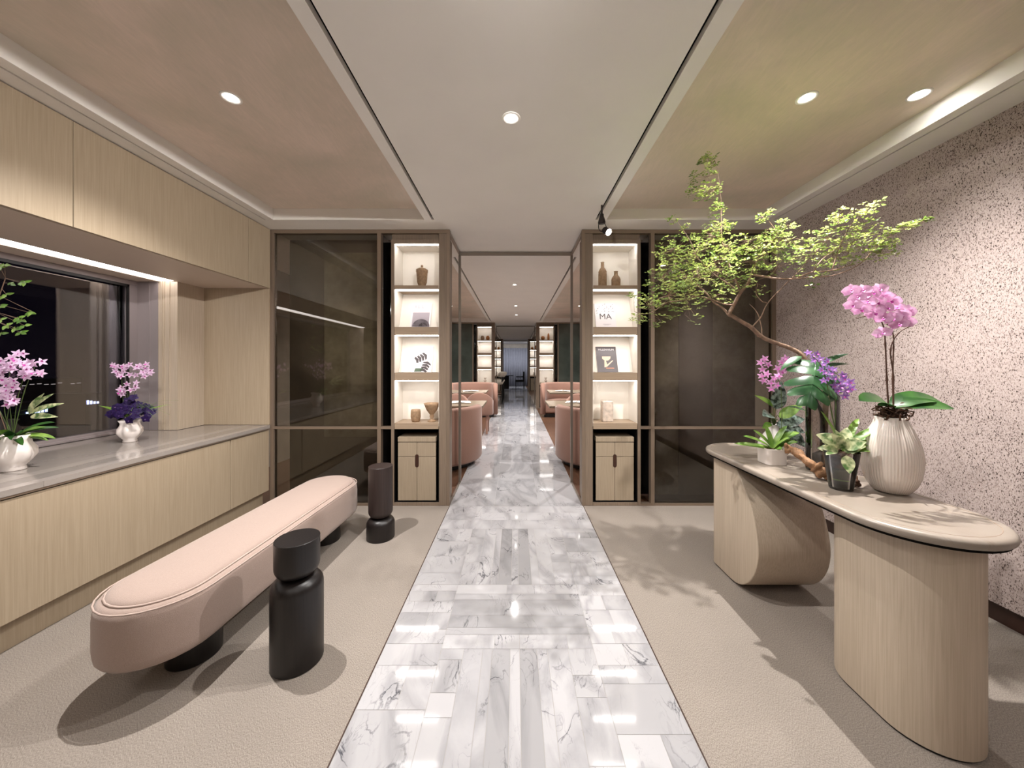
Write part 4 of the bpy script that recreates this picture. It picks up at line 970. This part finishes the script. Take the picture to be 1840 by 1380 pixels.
# ---------------------------------------------------------------- pots on the window ledge
ZL = .762
def lobed(t, x, y, s):
    P = [(.036, 0), (.040, .004), (.036, .02), (.050, .038), (.066, .07), (.064, .10), (.052, .125), (.050, .14), (.060, .165), (.056, .165), (.046, .14)]
    bm = NB(); lathe(bm, [(r*s, z*s) for r, z in P], (x, y, ZL), 72, rib=6, ribamp=[0, 0, 0, .03, .09, .10, .07, .05, .07, .07, .03]); obj('vase', bm, 'ceramic', t, True)
lx, ly = -2.835, 2.58
t = thing('potted_orchid', 'dark purple and lavender orchids in the white lobed vase further along the ledge', 'orchid', (lx, ly, ZL))
lobed(t, lx, ly, .98)
rl = random.Random(9)
for k in range(44):
    a = rl.uniform(0, 2*PI); r = math.sqrt(rl.random()); q = Vector((lx+.02+.135*r*math.cos(a), ly-.01+.10*r*math.sin(a), ZL+.20+rl.uniform(0, .12)*(1.1-r)+.02*(1-r)))
    flower(t, 'deep', q, Vector((q.x-lx+.5, q.y-ly-1.0, rl.uniform(0, .8))), 1.0, rl.uniform(0, 6))
for px, py in ((232,755),(262,752)): flower(t, 'deep', at(px, py, 2.52), Vector((.4, -1, -.1)), 1.0)
for a, b in (((222,750),(218,665)), ((240,740),(258,662)), ((230,740),(228,700))):
    stem(t, [(lx, ly, ZL+.15), at(a[0], a[1]-25, 2.6), at(b[0], b[1], 2.6)], .002, .0012, stemg)
for cx, cy, n in ((218, 666, 15), (258, 665, 14), (230, 700, 9)):
    for k in range(n): flower(t, 'lav', at(cx+rl.uniform(-16, 16), cy+rl.uniform(-13, 13), 2.58+rl.uniform(-.03, .03)), Vector((.6+rl.uniform(-.6, .6), -1, rl.uniform(-.3, .5))), 1.15, rl.uniform(0, 6))
for px, py, L in ((190, 722, .1), (175, 718, .08), (185, 735, .09), (290, 720, .1)):
    q = at(px, py, 2.6); A = Vector((lx, ly, ZL+.18)); bm = NB(); leafpatch(bm, A, q-A, Vector((.3, -.5, 1)), (q-A).length, .022, .2, .2, n=7); obj('leaf', bm, lf_bright, t, True)
bm = NB()
for k in range(26):
    A = Vector((lx+.04, ly, ZL+.18)); q = A+Vector((rl.uniform(-.02, .24), rl.uniform(-.12, .1), rl.uniform(.0, .12))); tube(bm, smoothline([A, (A+q)/2+Vector((0, 0, .05)), q], 4), .0006, 3, cap=False)
obj('fine_grass', bm, lf_bright, t)

lx, ly = -2.70, 1.885
t = thing('potted_orchid', 'lavender orchids with green and cream leaves in the lobed vase at the left edge', 'orchid', (lx, ly, ZL))
lobed(t, lx, ly, 1.15)
for px, py, n, rp in ((22, 650, 16, 22), (62, 660, 12, 16), (12, 695, 12, 16), (18, 720, 9, 12), (45, 672, 5, 8), (-15, 670, 10, 18)):
    stem(t, [(lx, ly, ZL+.18), at(px*.7, py+45, 1.88), at(px, py, 1.86)], .002, .0012, stemg)
    for k in range(n): flower(t, 'lav', at(px+rl.uniform(-rp, rp), py+rl.uniform(-rp, rp)*.8, 1.85+rl.uniform(-.03, .03)), Vector((.7+rl.uniform(-.6, .6), -1, rl.uniform(-.3, .5))), 1.1, rl.uniform(0, 6))
for k in range(12):
    bm = NB(); strap(bm, (lx, ly, ZL+.17), rl.uniform(-1.3, 1.5), rl.uniform(.2, .9), rl.uniform(.12, .20), .030, 1.0, .3); obj('strap_leaf', bm, lf_orch if k % 2 else lf_bright, t, True)
for px, py, bx_, by_ in ((60, 718, 52, 745), (85, 726, 55, 742), (80, 745, 55, 748), (70, 700+15, 50, 740)):
    A, B_ = at(bx_, by_, 1.84), at(px, py, 1.80); bm = NB(); leafpatch(bm, A, B_-A, Vector((.5, -1, .6)), (B_-A).length*1.3, .035, .2, .2, n=7); obj('variegated_leaf', bm, lf_var, t, True)
# leafy sprig rising out of the same vase
bm = NB(); pts = smoothline([(lx-.02, ly, ZL+.16), at(-30, 640, 1.9), at(-10, 560, 1.9), at(10, 500, 1.9)], 5); tube(bm, pts, .002, 5)
lfm = NB()
for px, py in ((0,480),(8,476),(20,510),(35,508),(45,508),(5,535),(12,530),(0,550),(3,575),(12,585),(28,590),(38,598),(44,585),(40,575),(55,562),(58,560),(34,572),(2,600)):
    q = at(px, py, 1.88); near = min(pts, key=lambda p: (p-q).length); tube(bm, [near, q], .0009, 3)
    for j in range(4):
        a = rl.uniform(0, 2*PI); d = Vector((math.cos(a), math.sin(a)*.6, math.sin(a)*.7)); leafpatch(lfm, q, d, Vector((.4, -1, .3)), .028, .017, .2, .2, n=3)
obj('sprig_twigs', bm, bark, t); obj('sprig_leaves', lfm, lf_bright, t, True)

# ---------------------------------------------------------------- dining hall furniture
def shell(bm, cx, cy, r, th, a0, a1, z0, z1, n=28, dome=0):
    ro, ri = r, r-th; rings = []
    for i in range(n+1):
        a = a0+(a1-a0)*i/n; c, s = math.cos(a), math.sin(a); q = i/n; zt = z1+dome*math.sin(PI*q)
        e = min(th*.45, .04)
        rings.append([Vector((cx+c*rr, cy+s*rr, z)) for rr, z in ((ro-.02, z0), (ro, z0+.03), (ro, zt-e), (ro-e*.4, zt-e*.3), (ro-e, zt), (ri+e, zt), (ri+e*.4, zt-e*.3), (ri, zt-e), (ri, z0))])
    return loft(bm, rings)
def sofa(x, y, label, facing=PI/2, r=.62, z1=.78, mats=('pinkhall', 'pinkhall')):
    t = thing('curved_sofa', label, 'sofa', (x, y, 0), 'dusty pink curved sofas in the dining hall')
    a = facing+PI
    obj('back', shell(NB(), x, y, r, .13, a-1.6, a+1.6, .07, z1), mats[0], t, True)
    bm = NB(); lathe(bm, [(r-.14, .10), (r-.13, .14), (r-.13, .40), (r-.16, .43), (.001, .44)], (x, y, 0), 36)
    for v in bm.verts: v.co.y = min(v.co.y, y) if facing > 0 else max(v.co.y, y)
    obj('seat', bm, 'pinkhall', t, True)
    bm = NB(); lathe(bm, [(r-.10, 0), (r-.10, .08)], (x, y, 0), 36, capt=True)
    for v in bm.verts: v.co.y = min(v.co.y, y) if facing > 0 else max(v.co.y, y)
    obj('plinth', bm, 'black', t)
def diner(x, y, label, facing=-PI/2, mat='pinkhall'):
    t = thing('dining_chair', label, 'chair', (x, y, 0), 'pink round-backed dining chairs')
    a = facing+PI
    obj('backrest', shell(NB(), x, y, .27, .05, a-1.25, a+1.25, .36, .66, 20, dome=.14), mat, t, True)
    bm = NB(); lathe(bm, [(.22, .36), (.24, .38), (.24, .43), (.22, .46), (.001, .465)], (x, y, 0), 28); obj('seat', bm, mat, t, True)
    for q in (.7, -.7, PI-.7, PI+.7):
        lx_, ly_ = x+.21*math.cos(a+q), y+.21*math.sin(a+q); obj('leg', bx(lx_-.02, lx_+.02, ly_-.02, ly_+.02, 0, .40), mat, t, bevel=.006)
def dtable(x0, x1, y0, y1, label):
    t = thing('dining_table', label, 'table', ((x0+x1)/2, (y0+y1)/2, 0), 'pale stone dining tables')
    obj('tabletop', bx(x0, x1, y0, y1, .715, .745), 'stone2', t, bevel=.004)
    bm = NB(); lathe(bm, [(.03, .05), (.03, .715)], ((x0+x1)/2, (y0+y1)/2, 0), 16); lathe(bm, [(.22, 0), (.22, .015), (.03, .05)], ((x0+x1)/2, (y0+y1)/2, 0), 24); obj('pedestal', bm, 'black', t)
    return t
def menu(x, y, label, rot=.2, z=.746, n=1):
    t = thing('menu', label, 'menu', (x, y, z), 'white menus on the dining tables'); t.rotation_euler = (0, 0, rot)
    for k, (a, h) in enumerate(((-.17, .012), (.01, .02))):
        bm = NB(); vs = [(a, -.12, .001 if k == 0 else .012), (a+.16, -.12, h if k == 0 else .001), (a+.16, .12, h if k == 0 else .001), (a, .12, .001 if k == 0 else .012)]
        lo = [bm.verts.new(v) for v in vs]; hi = [bm.verts.new((v[0], v[1], v[2]+.003)) for v in vs]
        bm.faces.new(lo[::-1]); bm.faces.new(hi)
        for i in range(4): bm.faces.new((lo[i], lo[(i+1) % 4], hi[(i+1) % 4], hi[i]))
        o = obj('page', bm, 'paper'); o.parent = t; o.matrix_parent_inverse = Matrix()
M['stone2'] = simple('hall_table_stone', C(132, 116, 98), .3, var=.06, vscale=12)
sofa(-1.08, 4.83, 'back of the nearest pink curved sofa on the left, just through the passage')
sofa(1.17, 4.83, 'back of the nearest pink curved sofa on the right, just through the passage')
dtable(-1.45, -.46, 4.92, 5.7, 'pale table left of the path by the nearest sofa')
dtable(.48, 1.5, 4.92, 5.7, 'pale table right of the path by the nearest sofa')
menu(-.86, 5.4, 'open white menu on the nearest left table'); menu(.95, 5.4, 'open white menu on the nearest right table', -.3)
menu(-1.25, 5.5, 'second white menu on the nearest left table', .5); menu(1.32, 5.5, 'second white menu on the nearest right table', -.1)
diner(-1.08, 6.20, 'round-backed pink chair facing the nearest left table')
diner(1.15, 6.20, 'round-backed pink chair facing the nearest right table')
diner(-.68, 6.85, 'pink chair with its back to the entrance, left of the path', PI/2)
dtable(-1.75, -.62, 7.3, 8.1, 'second pale table left of the path'); dtable(.72, 1.8, 7.3, 8.1, 'second pale table right of the path')
menu(-.98, 7.7, 'open white menu on the second left table'); menu(1.05, 7.7, 'open white menu on the second right table', -.2)
sofa(-1.06, 8.85, 'second pink curved sofa left of the path, facing the entrance', -PI/2, r=.62, z1=.86)
sofa(1.25, 8.85, 'second pink curved sofa right of the path, facing the entrance', -PI/2, r=.62, z1=.86)
for i, y in enumerate((11.9, 12.8, 13.7)):
    t = thing('bar_stool', 'cream padded bar stool with black legs, '+('nearest', 'middle', 'farthest')[i]+' of the row beyond the second passage', 'stool', (-.62, y, 0), 'cream bar stools at the counter')
    bm = NB(); tube(bm, [(-.62+.22*math.cos(a), y+.22*math.sin(a), .98) for a in [-1.3+2.6*k/10 for k in range(11)]], .075, 10); obj('backrest', bm, 'fur', t, True)
    obj('seat', bx(-.82, -.42, y-.2, y+.2, .66, .74), 'fur', t, bevel=.03, seg=3)
    for sx in (-.79, -.45):
        for sy in (-.17, .17): obj('leg', bx(sx-.015, sx+.015, y+sy-.015, y+sy+.015, 0, .95 if sx > -.5 else .66), 'black', t)
    obj('footrest', bx(-.80, -.44, y-.18, y-.165, .24, .26), 'black', t)
t = thing('bar_counter', 'pale stone bar counter behind the cream stools', 'counter', (-1.2, 13, 0))
obj('counter_top', bx(-1.6, -.95, 11.5, 15.5, .98, 1.02), 'stone2', t); obj('counter_front', bx(-1.55, -1.02, 11.5, 15.5, 0, .98), 'mottled2', t)
t = thing('dark_chair', 'black armchair at the far end of the path', 'chair', (.25, 19.2, 0))
obj('seat', bx(.0, .5, 18.95, 19.45, .38, .50), 'black', t, bevel=.03); obj('backrest', bx(.42, .5, 18.95, 19.45, .48, .95), 'black', t, bevel=.03)
for a in (.03, .47):
    for b in (18.98, 19.42): obj('leg', bx(a-.02, a+.02, b-.02, b+.02, 0, .40), 'black', t)
for b in (18.93, 19.43): obj('armrest', bx(.05, .48, b-.02, b+.04, .64, .68), 'black', t)
t = thing('dark_table', 'black table beside the far armchair', 'table', (-.45, 19.3, 0))
obj('tabletop', bx(-1.0, -.1, 18.9, 19.7, .70, .74), 'black', t); obj('pedestal', bx(-.7, -.35, 19.1, 19.5, 0, .70), 'black', t)
# far wall and curtain
tag(obj('wall_far', bx(-3.6, 3.6, 21.9, 22, 0, ZR+.1), 'mottled2'), 'wall at the far end of the hall', 'wall', kind='structure')
bm = NB(); n = 160; vs0 = [bm.verts.new((-1.6+3.2*i/n, 21.75+.03*math.sin(i*.8), .02)) for i in range(n+1)]; vs1 = [bm.verts.new((-1.6+3.2*i/n, 21.75+.03*math.sin(i*.8), 2.35)) for i in range(n+1)]
for i in range(n): bm.faces.new((vs0[i], vs0[i+1], vs1[i+1], vs1[i]))
o = obj('curtain', bm, 'curtain', None, True); tag(o, 'grey curtain closing the far end of the hall', 'curtain'); so = o.modifiers.new('s', 'SOLIDIFY'); so.thickness = .01

# ---------------------------------------------------------------- lamps
def downlight(x, y, z, label, target, energy, ang=1.5, blend=.6, r=.048, hot=False, size=.010, group='recessed ceiling downlights', light=True, col=WARM2):
    t = thing('downlight', label, 'downlight', (x, y, z), group)
    bm = NB(); lathe(bm, [(r*.62, .012), (r*.66, -.001), (r*.95, -.004), (r, -.002), (r, .001)], (x, y, z), 36, capb=False); obj('trim_ring', bm, 'white', t, True)
    bm = NB(); lathe(bm, [(r*.62, -.0005), (.001, -.0005)], (x, y, z), 24, capb=False); obj('lens', bm, 'hotlamp' if hot else 'lamp', t)
    if light: spot('lamp', (x, y, z-.02), target, energy, ang, blend, size, col, t)
    return t
downlight(-1.46, 1.80, ZR, 'ceiling downlight in the left plaster panel', (-1.46, 1.78, 0), L_DOWN, 2.3, 1.0)
downlight(1.496, 1.80, ZR, 'ceiling downlight in the right plaster panel, left of the brilliant one', (1.42, 1.78, 0), L_DOWN*1.05, 2.3, 1.0)
downlight(-.022, 1.81, ZC, 'ceiling downlight in the white centre band above the marble', (0, 1.78, 0), L_DOWN*.5, 2.6, 1.0)
downlight(2.05, 1.78, ZR, 'brilliant accent downlight close to the flecked wall', (1.8, 1.76, 0), L_ACC, 1.9, 1.0, hot=True)
for x, z in ((-1.46, ZR), (0, ZC), (1.496, ZR)):
    nm = {-1.46: 'left plaster panel', 0: 'white centre band', 1.496: 'right plaster panel'}[x]
    downlight(x, -.4, z, f'ceiling downlight in the {nm} above the viewer', (x, -.5, 0), L_DOWN*.07, 2.6, 1.0)
for k, y in enumerate((5.6, 7.6, 9.0)): downlight(-.01+.02*k, y+ .0, ZC, 'hall ceiling downlight, '+('nearest', 'middle', 'farthest')[k]+' of three on the centre line', (0, y, 0), L_HALL*.35, 2.2, .9, r=.04, group='hall ceiling downlights')
for k, (x, y) in enumerate(((-1.5, 5.3), (1.5, 5.3), (-1.5, 8.2), (1.5, 8.2))): downlight(x, y, ZR, f'hall ceiling downlight over the {"nearest" if y < 6 else "second"} {"left" if x < 0 else "right"} table', (x, y, 0), L_HALL*.6, 2.2, .9, r=.04, group='hall ceiling downlights')
# unseen lamps added to brighten the cabinets, the screens and the flecked wall
for x, y, tg, e_, lb in ((.35, -.9, (-2.3, 1.2, 2.25), 200, 'turned towards the oak cabinets over the window'), (.45, .35, (-1.75, 3.3, 1.5), 130, 'turned towards the left smoked glass screen'), (-.45, .35, (1.85, 3.3, 1.5), 85, 'turned towards the right smoked glass screen'), (-.45, -.9, (2.45, .8, 1.4), 12, 'turned towards the flecked wall')):
    downlight(x, y, ZC, 'added fill lamp above the viewer '+lb, tg, e_, 1.25, 1.0, size=.03)
# track spotlight
t = thing('track_spotlight', 'dark track spotlight hanging from the black slot, brightly lit', 'spotlight', (.70, 2.80, ZC))
bm = NB(); lathe(bm, [(.028, 0), (.030, .01), (.024, .035), (.017, .055), (.016, .075), (.001, .076)], (.69, 2.80, 2.455), 20); obj('adapter', bm, 'gunmetal', t, True)
obj('neck', bx(.684, .696, 2.794, 2.806, 2.52, ZC+.02), 'gunmetal', t)
bm = NB(); tube(bm, smoothline([(.668, 2.80, 2.46), (.662, 2.79, 2.43), (.668, 2.79, 2.40), (.69, 2.79, 2.385)], 4), .003, 6); tube(bm, smoothline([(.712, 2.80, 2.46), (.722, 2.79, 2.43), (.73, 2.79, 2.40), (.72, 2.79, 2.385)], 4), .003, 6); obj('yoke', bm, 'gunmetal', t, True)
bm = NB(); hd = Vector((.72, 2.78, 2.39)); ax = (Vector((1.7, 1.5, 1.2))-hd).normalized()
tube(bm, [hd-ax*.03, hd-ax*.02, hd+ax*.03], [.018, .026, .028], 18); obj('lamp_head', bm, 'gunmetal', t, 'auto')
bm = NB(); tube(bm, [hd+ax*.0305, hd+ax*.034], .024, 18); obj('lens', bm, 'hotlamp', t)
spot('lamp', hd+ax*.06, (1.75, 1.55, 1.35), L_TRACK, 1.15, .6, .012, WARM2, t)
# added fill light for both rooms, from unseen lamps and bare hall spots
for x, y in ((-1.2, -1.5), (1.2, -1.5)):
    downlight(x, y, ZR, f'added fill lamp behind the viewer on the {"left" if x < 0 else "right"}', (x, y+.4, 0), L_ROOM, 2.7, 1.0, size=.10)
for y in (5.2, 7.4, 9.4):
    for x in (-1.95, 1.95): spot('hall_fill', (x, y, 2.68), (x*.8, y, 0), L_HALL*.24, 2.9, 1.0, .10, SOFT)  # fill spots added without fittings, off to the sides
for y in (12.5, 15.5):
    for x in (-1.95, 1.95): spot('hall_fill', (x, y, 2.68), (x*.8, y, 0), L_HALL*.30, 2.9, 1.0, .10, SOFT)
for x in (-1.2, 1.2): spot('hall_fill', (x, 19.6, 2.59), (0, 21, .6), L_HALL*.9, 2.6, 1.0, .1, (.88, .92, 1))  # cool fill added for the far end of the hall
